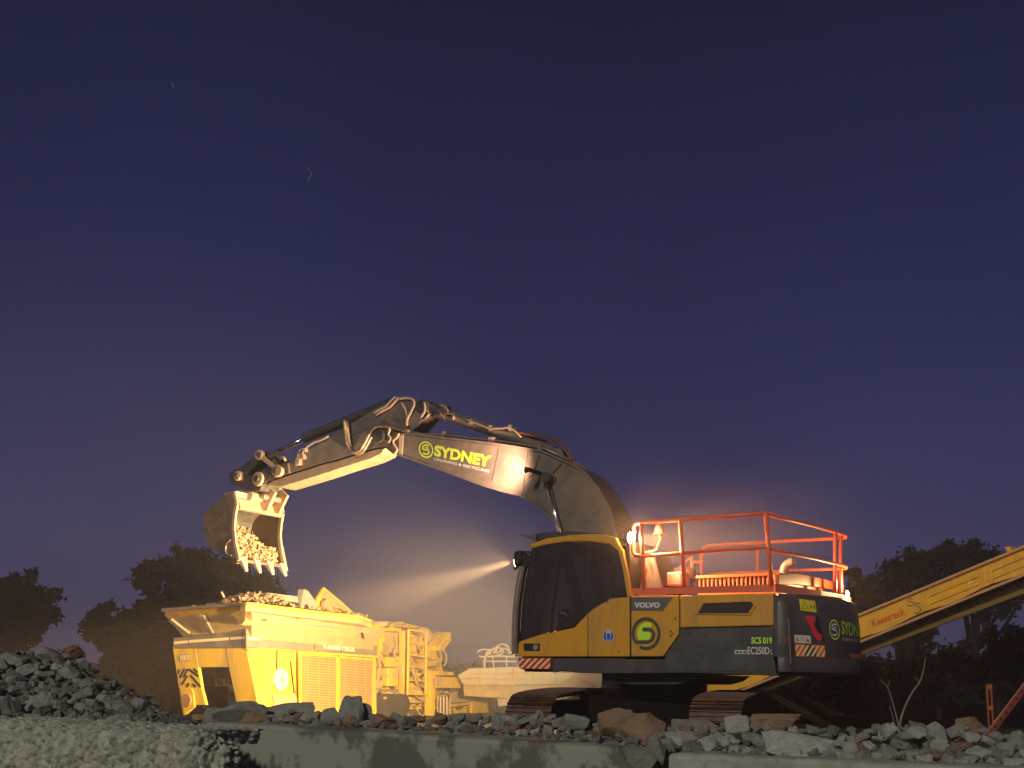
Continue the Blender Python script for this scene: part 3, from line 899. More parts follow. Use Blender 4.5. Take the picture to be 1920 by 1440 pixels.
for pts in ([(723, 790), (735, 775), (748, 768)], [(648, 820), (720, 790)], [(700, 768), (745, 786), (790, 782)]):
    for i in range(len(pts) - 1):
        b.bar(EX.Y(*pts[i], ysk + .004), EX.Y(*pts[i + 1], ysk + .004), .03, .01, (0, 1, 0))
b.each('stiffener', Mboom, stick)
c = EX.Y(792, 762, ysk)
MB().cyl(c + V((0, .03, 0)), V((c.x, -ysk - .03, c.z)), .13, 24).build('rear_boss', Mdkr, stick, .01)
# tip bosses / gussets
b = MB()
for px, py, r in ((489, 899, .14), (524, 884, .12)):
    c = EX.Y(px, py, ysk)
    b.cyl(c + V((0, .10, 0)), V((c.x, -ysk - .1, c.z)), r, 24)
b.each('tip_boss', mat('boss_tan', (.36, .24, .16), .45, .2, dirt_or_shade=DUST, dirt_or_shade_amt=.6), stick, .02)
b = MB()
for px, py, r in ((489, 899, .07), (524, 884, .06)):
    c = EX.Y(px, py, ysk)
    b.cyl(c + V((0, .09, 0)), c + V((0, .14, 0)), r, 18)
b.build('pin_cap', Mdkr, stick, .008)
MB().bar(EX.Y(540, 866, ysk + .01), EX.Y(543, 888, ysk + .01), .03, .03, (0, 1, 0)).each('stiffener', mat('boss_tan', (1, 1, 1)), stick)
# bucket cylinder along stick top
p0, p1 = EX.Y(487, 853, 0), EX.Y(742, 752, 0)
pm = EX.Y(574, 820, 0)
bc = MB().cyl(EX.Y(570, 822, 0), EX.Y(738, 754, 0), .095, 18).build('bucket_cylinder', Mgry, ex, .012)
MB().cyl(EX.Y(513, 850, 0), EX.Y(575, 821, 0), .045, 12).build('cylinder_rod', Mrod, bc, smooth=True)
MB().cyl(EX.Y(738, 754, .14), EX.Y(738, 754, .0) + V((0, -.14, 0)), .08, 16).build('rod_eye', Mdkr, bc)
# rocker links
def link(p, q, y, r0, r1, name, m, par, w=.06, th=.07):
    a, c = EX.Y(*p, abs(y)), EX.Y(*q, abs(y))
    a, c = V((a.x, y, a.z)), V((c.x, y, c.z))
    b = MB()
    b.cyl(a + V((0, -th, 0)), a + V((0, th, 0)), r0, 18)
    b.cyl(c + V((0, -th, 0)), c + V((0, th, 0)), r1, 18)
    b.bar(a, c, w * 2, th * 1.2, (0, 1, 0))
    return b.build(name, m, par, .01)
lm = mat('boss_tan', (1, 1, 1))
for y in (.30, -.30):
    link((487, 853), (524, 884), y, .10, .09, 'rocker_link', lm, ex, .045, .04)
link((500, 857), (455, 892), 0.0, .1, .1, 'bucket_link', Mdkr, ex, .11, .2)
link((485, 870), (500, 858), 0.1, .08, .1, 'bucket_link', Mdkr, ex, .08, .12)
c = EX.Y(487, 853, .34)
MB().cyl(c, c + V((0, .05, 0)), .05, 14).build('pin_cap', Mrod, ex)
b = MB().bar(EX.Y(505, 856, .24), EX.Y(520, 849, .24), .07, .05, (0, 1, 0)).bar(EX.Y(523, 878, .22), EX.Y(541, 866, .22), .05, .05, (0, 1, 0)).bar(EX.Y(527, 868, .1), EX.Y(500, 905, .1), .2, .3, (0, 1, 0))
b.build('link_guard', Mdkr, ex)
# --- quick hitch
hp_ = [(428, 886), (447, 884), (470, 892), (484, 893), (494, 905), (487, 920), (470, 921), (446, 912), (433, 908), (431, 899)]
hitch = MB().prism(P(hp_, .24), (0, -.48, 0)).build('quick_hitch', Mdkr, ex, .015)
c = EX.Y(451, 893, .24)
MB().cyl(c + V((0, .10, 0)), c + V((0, -.6, 0)), .10, 18).build('hitch_pin', lm, hitch, .02)
MB().cyl(c + V((0, .10, 0)), c + V((0, .13, 0)), .05, 14).build('pin_cap', Mrod, hitch)
# --- bucket
yk = .65
shell = [(445, 1051), (418, 1040), (399, 1028), (385, 1008), (380, 985), (383, 965), (392, 951), (406, 940), (424, 928), (436, 922)]
mouth = [(436, 922), (441, 945), (437, 965), (435, 990), (438, 1020), (445, 1051)]
so, mo = P(shell, yk), P(mouth, yk)
bk = MB()
for y0 in (yk, -yk + .045):
    poly = [V((v.x, y0, v.z)) for v in so[:-1]] + [V((v.x, y0, v.z)) for v in mo[:-1]]
    bk.prism(poly, (0, -.045, 0))
bucket = bk.build('bucket', Mbkt, ex, .01)
ctr = V((8.7, 0, 3.8))
def off(pts, k): # move inward
    return [v + (V((ctr.x, v.y, ctr.z)) - v).normalized() * k for v in pts]
inn = off(so, .04)
m = len(so)
vs = [V((v.x, yk - .046, v.z)) for v in so] + [V((v.x, -yk + .046, v.z)) for v in so] + [V((v.x, yk - .046, v.z)) for v in inn] + [V((v.x, -yk + .046, v.z)) for v in inn]
fs = []
for i in range(m - 1):
    fs += [(i, i + 1, m + i + 1, m + i), (2 * m + i, 3 * m + i, 3 * m + i + 1, 2 * m + i + 1)]
fs += [(0, m, 3 * m, 2 * m), (m - 1, 3 * m - 1, 4 * m - 1, 2 * m - 1)]
MB().add(vs, fs).build('bucket_shell', Mbki, bucket, smooth=False)
# mouth side flange strips and lip plate
for sgn in (1, -1):
    b = MB()
    for i in range(len(mo) - 1):
        p, q = mo[i], mo[i + 1]
        b.bar(V((p.x, sgn * yk - sgn * .02, p.z)), V((q.x, sgn * yk - sgn * .02, q.z)), .07, .10, (1, 0, 0)) if False else b.bar(V((p.x - .01, sgn * (yk - .03), p.z)), V((q.x - .01, sgn * (yk - .03), q.z)), .09, .05, (0, 1, 0))
    b.build('side_cutter', mat('cutter_tan', (.34, .24, .16), .5, .2, dirt_or_shade=(.45, .32, .2), dirt_or_shade_amt=.7, dscale=6), bucket, .01)
lp = EX.Y(445, 1051, yk)
b = MB().box((lp.x - .03, -yk + .05, lp.z - .02), (lp.x + .2, yk - .05, lp.z + .04))
b.build('lip_plate', Mbkt, bucket, .008)
td = V((-.52, 0, -1)).normalized()
for k in range(4):
    y = yk - .12 - k * (2 * yk - .24) / 3
    a = V((lp.x, y, lp.z + .05))
    w0, w1 = .085, .03
    u = V((1, 0, -.32)).normalized()
    tb = MB()
    e = a + td * .28
    tb.hex([a + u * .07 + V((0, -w0, 0)), a - u * .05 + V((0, -w0, 0)), a - u * .05 + V((0, w0, 0)), a + u * .07 + V((0, w0, 0)),
            e + u * .02 + V((0, -w1, 0)), e - u * .02 + V((0, -w1, 0)), e - u * .02 + V((0, w1, 0)), e + u * .02 + V((0, w1, 0))])
    tb.build('tooth', mat('tooth_steel', (.5, .4, .3), .4, .4), bucket, .01)
MB().prism([V((lp.x - .05, -yk - .03, lp.z - .08)), V((lp.x - .05, -yk + .03, lp.z - .08)), V((lp.x + .13, -yk + .03, lp.z + .5)), V((lp.x + .13, -yk - .03, lp.z + .5))], (.14, 0, 0)).build('side_tooth', mat('cutter_tan', (1, 1, 1)), bucket)
# ears between hitch and bucket
ear = [(464, 922), (482, 912), (514, 922), (509, 940), (520, 958), (497, 957), (463, 953), (474, 938)]
b = MB()
q = P([(436, 924), (447, 918), (470, 922), (478, 936), (466, 954), (441, 948)], .2)
for y0 in (.22, -.16):
    b.prism([V((v.x, y0, v.z)) for v in q], (0, -.06, 0))
b.prism([V((so[-1].x - .02, yk - .06, so[-1].z - .15)), V((so[-1].x + .3, yk - .06, so[-1].z - .03)), V((so[-1].x + .3, yk - .06, so[-1].z + .02)), V((so[-1].x - .05, yk - .06, so[-1].z + .02))], (0, -2 * yk + .12, 0))
b.each('bucket_ear', mat('cutter_tan', (1, 1, 1)), bucket, .01)
b = MB()
q = P([(480, 908), (500, 908), (516, 924), (509, 938), (500, 958), (468, 956), (478, 938), (470, 924)], 0)
for y0 in (.0, -.34):
    b.prism([V((v.x, y0, v.z)) for v in q], (0, -.06, 0))
b.each('bucket_ear', mat('cutter_tan', (1, 1, 1)), bucket, .01)
q = [EX.Y(px, py, yk - .07) for px, py in [(441, 930), (447, 934), (452, 953), (446, 956), (439, 948)]]
MB().prism(q, (0, -2 * yk + .14, 0)).build('torque_beam', mat('cutter_tan', (1, 1, 1)), bucket, .015)
c = EX.Y(492, 931, .12)
MB().cyl(c, c + V((0, -.62, 0)), .06, 16).build('ear_pin', Mpipe, bucket, .01)
c = EX.Y(467, 930, .3)
MB().cyl(c, c + V((0, -.6, 0)), .095, 18).build('ear_pin', mat('cutter_tan', (1, 1, 1)), bucket, .015)
# lifting ring on shell back
MB().tube([EX.Y(*q, yk + .02) for q in [(432, 1013), (426, 1018), (423, 1028), (425, 1038), (434, 1042)]], .014, 8, 3).build('lifting_eye', Mpipe, bucket)
MB().prism(P([(398, 982), (412, 972), (413, 976), (404, 984)], yk + .002), (0, .01, 0)).prism(P([(391, 990), (399, 1002), (397, 1004), (389, 992)], yk + .002), (0, .01, 0)).each('weld_scar', Mbkt, bucket)
# --- hoses around the boom nose
b = MB()
for dx, y in ((0, .36), (5, .31)):
    b.tube([EX.Y(px + dx, py + dx * .5, y) for px, py in [(645, 787), (647, 805), (649, 825), (654, 840), (662, 848), (674, 845), (683, 832), (692, 815), (700, 804), (712, 799), (730, 800), (748, 805), (766, 808)]], .028, 10, 3)
b.each('hydraulic_hose', Mrub, ex, smooth=True)
b = MB()
b.tube([EX.Y(*q, .36) for q in [(727, 800), (731, 806), (728, 815), (733, 822), (728, 830)]], .022, 8, 3)
b.tube([EX.Y(*q, .36) for q in [(748, 812), (745, 820), (737, 827), (740, 836), (745, 844), (739, 852)]], .022, 8, 3)
b.tube([EX.Y(*q, .24) for q in [(700, 776), (712, 768), (724, 762), (733, 752), (742, 744)]], .024, 8, 3)
b.tube([EX.Y(*q, .24) for q in [(704, 779), (718, 770), (730, 764), (738, 756), (748, 745)]], .024, 8, 3)
b.tube([EX.Y(*q, .24) for q in [(748, 748), (760, 746), (772, 748), (777, 757), (771, 772), (764, 785), (763, 799)]], .024, 8, 3)
b.tube([EX.Y(*q, .24) for q in [(752, 755), (759, 766), (763, 778), (764, 796)]], .018, 8, 3)
b.tube([EX.Y(*q, .26) for q in [(789, 783), (796, 772), (797, 762), (795, 755)]], .02, 8, 3)
b.tube([EX.Y(*q, .2) for q in [(796, 786), (806, 776)]], .018, 8)
b.tube([EX.Y(*q, .24) for q in [(563, 862), (566, 852), (576, 838), (590, 829), (600, 826), (616, 818)]], .022, 8, 3)
b.tube([EX.Y(*q, .24) for q in [(558, 850), (568, 840)]], .02, 8)
b.each('hydraulic_hose', mat('hose_pale', (.4, .3, .22), .4), ex, smooth=True)
b = MB()
random.seed(11)
for k in range(7):
    c = EX.Y(560 + random.random() * 16, 842 + random.random() * 26, .23)
    r = .025 + random.random() * .03
    b.box((c.x - r, .18, c.z - r), (c.x + r, .28, c.z + r))
b.each('valve_block', mat('hose_pale', (1, 1, 1)), ex, .008)
# --- undercarriage, turned against the house
TA = radians(23)
TD, TP = V((sin(TA), cos(TA), 0)), V((cos(TA), -sin(TA), 0))
def TL(x, y, z):  # x along track (away), y across (right), z up -> excavator local
    w = TD * x + TP * y
    return V((w.dot(EX.x), w.dot(EX.y), z))
def track(yc, hw=.335):
    R = .335
    Lh = 1.82
    path = []
    def addarc(cx, cz, a0, a1, n):
        for i in range(n + 1):
            t = radians(a0 + (a1 - a0) * i / n)
            path.append((cx + R * cos(t), cz + R * sin(t)))
    addarc(-Lh, .385, 270, 90, 12)
    for i in range(1, 18):
        t = i / 18
        path.append((-Lh + 2 * Lh * t, .72 + .08 * sin(pi * t) ** .7 + .0 * t))
    addarc(Lh, .385, 90, -90, 12)
    for i in range(1, 18):
        path.append((Lh - 2 * Lh * i / 18, .05))
    n = len(path)
    # resample at shoe pitch
    seg = [hypot(path[(i + 1) % n][0] - path[i][0], path[(i + 1) % n][1] - path[i][1]) for i in range(n)]
    tot = sum(seg)
    K = 50
    pts = []
    for k in range(K):
        d = tot * k / K
        i = 0
        while d > seg[i]:
            d -= seg[i]; i += 1
        t = d / seg[i]
        pts.append((path[i][0] + (path[(i + 1) % n][0] - path[i][0]) * t, path[i][1] + (path[(i + 1) % n][1] - path[i][1]) * t))
    b = MB()
    for k in range(K):
        p, q = pts[k], pts[(k + 1) % K]
        dx, dz = q[0] - p[0], q[1] - p[1]
        l = hypot(dx, dz)
        dx, dz = dx / l, dz / l
        nx, nz = -dz, dx     # outward
        cxm = (p[0] + q[0]) / 2
        if (cxm - 0) * nx + ((p[1] + q[1]) / 2 - .46) * nz < 0: nx, nz = -nx, -nz
        a, e = (p[0] + dx * .006, p[1] + dz * .006), (q[0] - dx * .006, q[1] - dz * .006)
        def T(u, y, o): return TL(a[0] + (e[0] - a[0]) * u + nx * o, yc + y, a[1] + (e[1] - a[1]) * u + nz * o)
        b.hex([T(0, -hw, 0), T(1, -hw, 0), T(1, hw, 0), T(0, hw, 0), T(0, -hw, .018), T(1, -hw, .018), T(1, hw, .018), T(0, hw, .018)])
        for u in (.12, .5, .88):
            b.hex([T(u - .06, -hw, .018), T(u + .06, -hw, .018), T(u + .06, hw, .018), T(u - .06, hw, .018), T(u - .04, -hw, .045), T(u + .04, -hw, .045), T(u + .04, hw, .045), T(u - .04, hw, .045)])
        for y in (-.1, .1):
            b.hex([T(.2, y - .03, -.07), T(.8, y - .03, -.07), T(.8, y + .03, -.07), T(.2, y + .03, -.07), T(.1, y - .03, -.001), T(.9, y - .03, -.001), T(.9, y + .03, -.001), T(.1, y + .03, -.001)])
    t = b.build('track', Mtrk, ex)
    MB().cyl(TL(-Lh, yc - .08, .385), TL(-Lh, yc + .08, .385), .25, 24).cyl(TL(Lh, yc - .08, .385), TL(Lh, yc + .08, .385), .25, 24).each('idler_wheel', Mund, t)
    b = MB()
    b.hex([TL(-Lh + .1, yc - .14, .25), TL(Lh - .1, yc - .14, .25), TL(Lh - .1, yc + .14, .25), TL(-Lh + .1, yc + .14, .25), TL(-Lh + .3, yc - .1, .66), TL(Lh - .3, yc - .1, .66), TL(Lh - .3, yc + .1, .66), TL(-Lh + .3, yc + .1, .66)])
    b.build('track_frame', Mund, t, .02)
    return t
track(-1.33)
track(1.25)
b = MB()
b.cyl((0, 0, .72), (0, 0, 1.04), .66, 36)
b.hex([TL(-.55, -1.2, .35), TL(.55, -1.2, .35), TL(.55, 1.2, .35), TL(-.55, 1.2, .35), TL(-.5, -1.15, .74), TL(.5, -1.15, .74), TL(.5, 1.15, .74), TL(-.5, 1.15, .74)])
b.build('undercarriage_frame', Mund, ex, .02)
#%%REST%%
# ------------------------------------------------------------------ CRUSHER
CA = radians(25)
c0 = at(465, 1215, 21.5)
CR = Frame((c0.x, c0.y, 0), pi / 2 - CA)
cr = CR.root('crusher', 'dusty yellow mobile crusher with a loaded hopper under the raised bucket', 'crusher')
def S(lst, y=0.): return [CR.Y(px, py, y) for px, py in lst]
def En(lst, x=0.): return [CR.X(px, py, x) for px, py in lst]
INW = V((0, 1, 0))
# side body: facet, nose panel, grille wall
MB().prism(S([(464, 1216), (490, 1214), (509, 1327), (484, 1323)]), (0, .06, 0)).build('corner_panel', Mcry, cr, .01)
MB().prism(S([(491, 1214), (556, 1219), (553, 1330), (510, 1327)], .004), (0, .06, 0)).build('side_panel', Mcry, cr, .01)
MB().prism(S([(556, 1219), (700, 1228), (702, 1352), (553, 1336)], .03), (0, .06, 0)).build('side_wall', mat('grille_back', (.22, .12, .03), .7), cr)
MB().prism(S([(512, 1302), (556, 1304), (560, 1333), (514, 1328)], -.03), (0, .03, 0)).build('mud_flap', Mcrd, cr, .01)
def grille(x0, x1, yt0, yt1, yb0, yb1, n):
    b = MB()
    A, B, C_, D = S([(x0, yt0), (x1, yt1), (x1, yb1), (x0, yb0)], .0)
    w = .055
    for p, q in ((A, B), (B, C_), (C_, D), (D, A)):
        b.bar(p, q, w, .05, (0, 1, 0))
    f = b.build('grille_door', Mcry, cr, .008)
    b = MB()
    for k in range(1, n):
        t = k / n
        p, q = A * (1 - t) + D * t, B * (1 - t) + C_ * t
        b.bar(p + V((0, .01, 0)), q + V((0, .01, 0)), .022, .022, (0, 1, 0))
    b.build('grille_slat', Mcrd, f)
    b = MB()
    for u in (.22, .52, .8):
        b.bar(A * (1 - u) + B * u + V((0, .022, 0)), D * (1 - u) + C_ * u + V((0, .022, 0)), .012, .01, (0, 1, 0))
    b.build('grille_bar', Mcry, f)
grille(563, 631, 1226, 1231, 1333, 1337, 22)
grille(635, 699, 1232, 1237, 1338, 1344, 22)
b = MB().bar(*S([(560, 1220), (562, 1335)], -.03), .05, .05, (0, 1, 0)).bar(*S([(701, 1230), (703, 1352)], -.03), .08, .06, (0, 1, 0)).bar(*S([(558, 1222), (702, 1231)], -.03), .05, .05, (0, 1, 0))
b.build('door_frame', Mcry, cr, .01)
c, = S([(525, 1274)])
MB().cyl(c + V((0, .02, 0)), c + V((0, -.05, 0)), .235, 36).build('round_cover', mat('cover_pale', (.8, .66, .4), .5, dirt_or_shade=(.5, .36, .2), dirt_or_shade_amt=.5, dscale=5), cr, .015)
MB().cyl(c + V((0, -.05, 0)), c + V((0, -.065, 0)), .05, 16).build('cover_hub', Mcrd, cr)
# grey band with lettering along the side, round the corner and the end
MB().prism(S([(462, 1176), (490, 1179), (560, 1184), (707, 1204), (707, 1229), (560, 1219), (490, 1214), (463, 1215)], -.02), (0, .05, 0)).build('side_band', Mcrg, cr, .01)
text('Keestrack', quad(*S([(606, 1204), (666, 1211), (665, 1222), (606, 1216)], -.02), (0, -1, 0)), mat('letter_cream', (.85, .75, .5), .6), 'lettering', cr, .01, .008)
MB().prism(S([(464, 1194), (488, 1196), (488, 1201), (464, 1199)], -.03), (0, .01, 0)).build('reflective_tape', Mpal, cr)
MB().prism(En([(325, 1196), (463, 1184), (463, 1215), (324, 1216)], -.02), (.05, 0, 0)).build('end_band', Mcrg, cr, .01)
for a_, c_ in (((326, 1203), (352, 1200.5)), ((354, 1200.3), (428, 1195)), ((431, 1194.7), (462, 1193))):
    MB().prism(En([a_, c_, (c_[0], c_[1] + 5), (a_[0], a_[1] + 5)], -.03), (.01, 0, 0)).build('reflective_tape', Mpal, cr)
# end face with the square opening
MB().prism(En([(324, 1216), (367, 1214), (372, 1251), (378, 1290), (386, 1322), (367, 1322), (349, 1338), (343, 1341)]), (.08, 0, 0)).build('end_leg', Mcry, cr, .01)
MB().prism(En([(367, 1214), (423, 1213), (429, 1251), (372, 1251)], .004), (.08, 0, 0)).build('end_header', Mcry, cr, .01)
MB().prism(En([(423, 1213), (462, 1215), (484, 1323), (443, 1318), (429, 1251)], .0), (.08, 0, 0)).build('end_panel', Mcry, cr, .01)
# inside of the opening
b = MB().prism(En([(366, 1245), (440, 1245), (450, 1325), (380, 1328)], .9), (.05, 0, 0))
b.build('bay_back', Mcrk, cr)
b = MB()
b.bar(*En([(374, 1263), (436, 1263)], .5), .04, .04).bar(*En([(378, 1285), (440, 1285)], .5), .03, .03)
for px in (392, 405, 421, 428):
    b.bar(*En([(px, 1253), (px + 2, 1286)], .55), .05, .05, (0, 1, 0))
b.each('bay_pipe', mat('bay_brown', (.13, .07, .04), .6), cr)
# hazard chevrons, plate, round lamp on the leg
b = MB()
for x0, y0, x1, y1 in ((336, 1255, 334, 1263), (346, 1254, 337, 1271), (351, 1267, 341, 1284), (354, 1281, 350, 1288), (354, 1255, 372, 1268), (363, 1254, 370, 1261), (357, 1266, 376, 1288), (361, 1283, 367, 1288), (352, 1254, 344, 1270)):
    p, q = En([(x0, y0), (x1, y1)], -.004)
    b.bar(p, q, .045, .006, (1, 0, 0))
b.each('hazard_chevron', Mblk, cr)
MB().prism(En([(336, 1228), (355, 1227), (356, 1239), (337, 1240)], -.002), (-.004, 0, 0)).build('plate_border', Mdlet, cr)
MB().prism(En([(337, 1229), (354, 1228), (355, 1238), (338, 1239)], -.007), (-.003, 0, 0)).build('number_plate', Mpal, cr)
text('B3 08', quad(*En([(339, 1230), (353, 1229.3), (353.7, 1237), (340, 1238)], -.01), (-1, 0, 0)), Mcrd, 'lettering', cr, 0, .003)
MB().prism(En([(338, 1291), (358, 1291), (362, 1296), (365, 1326), (345, 1340)], -.03), (.03, 0, 0)).build('lamp_surround', Mcry, cr, .008)
c, = En([(351, 1313)], -.03)
b = MB()
b.tube([c + V((.02, 0, 0)), c + V((-.05, 0, 0)), c + V((-.055, 0, 0))], .13, 24)
b.build('round_lamp', mat('brown_lens', (.3, .13, .05), .4, dirt_or_shade=DUST, dirt_or_shade_amt=.6), cr, .02)
# hopper: flared rims
HY, HX = -.42, -.42
tp = S([(461, 1133), (590, 1149), (673, 1158), (694, 1166)], HY)
bt = S([(453, 1171), (590, 1189), (684, 1200), (707, 1212)], HY * .35)
b = MB()
m1 = [p * .72 + q * .28 + V((0, -.02, 0)) for p, q in zip(tp, bt)]
m2 = [p * .52 + q * .48 + V((0, .22, 0)) for p, q in zip(tp, bt)]
m3 = [p * .2 + q * .8 + V((0, -.06, -.0)) for p, q in zip(tp, bt)]
rows = [[p + V((0, .03, 0)) for p in tp], tp, m1, m2, m3, bt]
vs = [v for r in rows for v in r]
vs2 = [v + V((0, .07, 0)) for v in vs]
k4 = 4
fs = [(i * k4 + j, i * k4 + j + 1, (i + 1) * k4 + j + 1, (i + 1) * k4 + j) for i in range(5) for j in range(3)]
b.add(vs, fs).add(vs2, fs)
b.prism([tp[0], m1[0], m2[0], m3[0], bt[0]], (0, .12, 0))
hop = b.build('hopper_side', mat('hopper_dusty_yellow', (.64, .42, .13), .55, dirt_or_shade=(.24, .18, .13), dirt_or_shade_amt=.8, dscale=1.6, lo=.35, hi=.65, bump=.1, bscale=8), cr, smooth=False)
lipm = MB()
lp4 = S([(461, 1132), (590, 1148), (673, 1157), (694, 1165)], HY - .02)
for i in range(3): lipm.bar(lp4[i], lp4[i + 1], .07, .07, (0, 1, 0))
lipm.build('hopper_rim', Mcry, cr, .01)
# slot in the hopper side
MB().prism(S([(677, 1180), (679, 1178), (682, 1190), (684, 1199), (680, 1196), (677, 1188)], HY * .5 - .06), (0, .01, 0)).build('hopper_slot', Mblk, cr)
te = En([(305, 1144), (455, 1133)], HX)
be_ = En([(348, 1188), (449, 1180)], .0)
b = MB().hex([te[0], te[1], te[1] + V((.05, 0, 0)), te[0] + V((.05, 0, 0)), be_[0], be_[1], be_[1] + V((.05, 0, 0)), be_[0] + V((.05, 0, 0))])
b.build('hopper_end', Mcry, cr)
b = MB().bar(te[0], te[1], .09, .07, (0, 0, 1))
b.build('hopper_rim', Mcrg, cr, .012)
b = MB()
for (a_, c_) in (((318, 1161), (353, 1188)), ((378, 1153), (396, 1186))):
    p, = En([a_], HX - .03); q, = En([c_], -.04)
    b.bar(p, q, .06, .12, (0, 1, 0))
b.each('hopper_bracket', Mcrg, cr, .01)
# inner floor / far side of hopper so the load has something to sit in
zt_ = te[0].z
b = MB().hex([V(v) for v in [(.1, .0, 1.7), (4.6, .0, 1.6), (4.6, 1.7, 1.6), (.1, 1.7, 1.7), (-.35, -.35, zt_ - .08), (4.6, -.35, 2.1), (4.6, 1.9, 2.1), (-.35, 1.9, zt_ - .08)]])
b.build('hopper_floor', Mcrd, cr)
# hopper wing plates at the far end
wp = S([(608, 1101), (596, 1120), (593, 1146), (640, 1152), (676, 1160), (640, 1127)], .55)
MB().prism(wp, (0, .07, 0)).build('hopper_wing', Mcry, cr, .01)
MB().prism(S([(610, 1106), (601, 1121), (640, 1135), (655, 1146), (636, 1126)], .53), (0, .02, 0)).build('wing_liner', Mcrd, cr, .01)
b = MB()
c, = S([(612, 1136)], .45)
b.tube([c + V((0, .05, 0)), c + V((0, -.04, 0))], .16, 18)
b.tube(S([(618, 1130), (628, 1136), (640, 1140), (648, 1146), (650, 1152)], .42), .05, 8, 3)
b.build('hopper_ram', Mcrd, cr, smooth=False)
# --- engine / crusher module, many dusty parts
random.seed(21)
MB().prism(S([(700, 1168), (716, 1166), (758, 1168), (800, 1177), (815, 1190), (822, 1216), (832, 1262), (838, 1350), (706, 1352), (704, 1230)], .9), (0, .8, 0)).build('engine_housing', Mcry, cr, .02)
def bx(x0, y0, x1, y1, d0, d1, name, m, bev=.012, sl=0.):
    """box seen at these image corners, front at depth d0, back at d1"""
    return MB().prism(S([(x0, y0), (x1, y0 + sl), (x1, y1 + sl * .3), (x0, y1)], d0), (0, d1 - d0, 0)).build(name, m, cr, bev)
bx(697, 1170, 722, 1205, .3, .9, 'machine_box', Mcry)
bx(712, 1181, 718, 1222, .12, .35, 'upright', Mcry)
bx(722, 1177, 752, 1183, .1, .8, 'shelf', Mcry)
bx(731, 1186, 752, 1224, .25, .7, 'control_box', Mcrd)
bx(726, 1232, 750, 1250, .2, .8, 'machine_box', Mcry)
bx(728, 1252, 748, 1287, .1, .8, 'fuel_tank', Mcry, .04)
bx(714, 1165, 757, 1174, .3, .9, 'top_tray', Mcrd)
bx(720, 1166, 735, 1174, .2, .5, 'top_box', Mpale)
bx(757, 1182, 763, 1302, .05, .2, 'upright', Mcry)
bx(776, 1190, 800, 1226, .5, .9, 'machine_box', Mcry, .012, 3)
bx(778, 1195, 782, 1226, .3, .5, 'upright', Mcry)
bx(768, 1248, 800, 1288, .5, .8, 'machine_box', Mcry, .015, 2)
bx(770, 1250, 784, 1284, .42, .5, 'access_hatch', Mcrd)
bx(752, 1246, 764, 1262, .1, .5, 'pump', Mcrd, .02)
bx(704, 1276, 718, 1290, .2, .6, 'pump', Mcrd, .02)
bx(706, 1290, 724, 1345, .5, .8, 'machine_box', Mcrd)
bx(729, 1292, 756, 1312, .2, .8, 'machine_box', Mcrg)
bx(728, 1313, 743, 1348, .15, .6, 'upright', Mcry)
bx(760, 1293, 806, 1303, .05, .6, 'cross_beam', Mcry, .01, 3)
bx(778, 1306, 812, 1318, .3, .6, 'machine_box', Mcrd, .01, 2)
bx(774, 1320, 808, 1346, .4, .8, 'machine_box', Mcry, .01, 2)
bx(808, 1262, 816, 1352, .0, .2, 'upright', Mcry)
bx(817, 1268, 867, 1290, -.15, .5, 'drive_motor', Mcry, .03, 2)
bx(817, 1270, 828, 1286, -.2, -.14, 'motor_fan', Mcrd, .02, .5)
bx(822, 1258, 851, 1266, .1, .6, 'machine_box', Mcry, .01, 2)
bx(806, 1205, 826, 1250, .5, .9, 'machine_box', Mcry, .01, 4)
b = MB()
for pts, r in (([(766, 1181), (764, 1302)], .035), ([(799, 1183), (798, 1300)], .035), ([(766, 1181), (799, 1183)], .03), ([(768, 1227), (824, 1236)], .03), ([(769, 1205), (798, 1207)], .02), ([(768, 1250), (798, 1252)], .02), ([(767, 1275), (798, 1277)], .02)):
    b.tube(S(pts, -.08), r, 8)
b.build('ladder', Mcry, cr)
b = MB()
for pts, r in (([(826, 1215), (835, 1224), (837, 1238), (833, 1248)], .03), ([(824, 1218), (828, 1232), (824, 1248), (818, 1250)], .025), ([(755, 1190), (750, 1215), (756, 1230)], .025), ([(740, 1195), (744, 1210), (738, 1222), (745, 1240)], .022), ([(770, 1232), (776, 1245), (774, 1262), (786, 1280)], .028),
               ([(706, 1222), (712, 1245), (708, 1270), (714, 1290)], .03), ([(710, 1230), (722, 1250), (716, 1275)], .02), ([(788, 1196), (784, 1210), (790, 1222)], .02), ([(774, 1300), (790, 1312), (804, 1310)], .025), ([(835, 1298), (845, 1302), (842, 1325), (844, 1348)], .03), ([(822, 1300), (820, 1325), (824, 1350)], .03),
               ([(742, 1300), (757, 1318), (766, 1345)], .03), ([(716, 1300), (708, 1320), (712, 1346)], .025), ([(732, 1172), (740, 1168), (752, 1168), (759, 1172)], .022), ([(742, 1174), (750, 1171), (756, 1175)], .02), ([(790, 1318), (782, 1330), (792, 1345)], .022), ([(776, 1262), (782, 1284), (795, 1282)], .03)):
    b.tube(S(pts, .05 + .25 * random.random()), r, 8, 4)
b.each('hydraulic_hose', Mcrd, cr, smooth=True)
b = MB()
for k in range(90):
    px, py = 704 + random.random() * 120, 1176 + random.random() * 165
    if px > 812 and py < 1225: continue
    w, h_ = 1.5 + random.random() * 4, 1.5 + random.random() * 5
    d0 = random.random() * .5
    b.prism(S([(px, py), (px + w, py), (px + w, py + h_), (px, py + h_)], d0), (0, .25, 0))
b.each('fitting', Mcrd, cr)
b = MB()
for k in range(26):
    px, py = 706 + random.random() * 112, 1180 + random.random() * 160
    q = S([(px, py)], .08 + random.random() * .3)[0]
    b.cyl(q, q + V((0, .2, 0)), .03 + random.random() * .045, 12)
b.each('bolt_head', Mcry, cr)
b = MB()
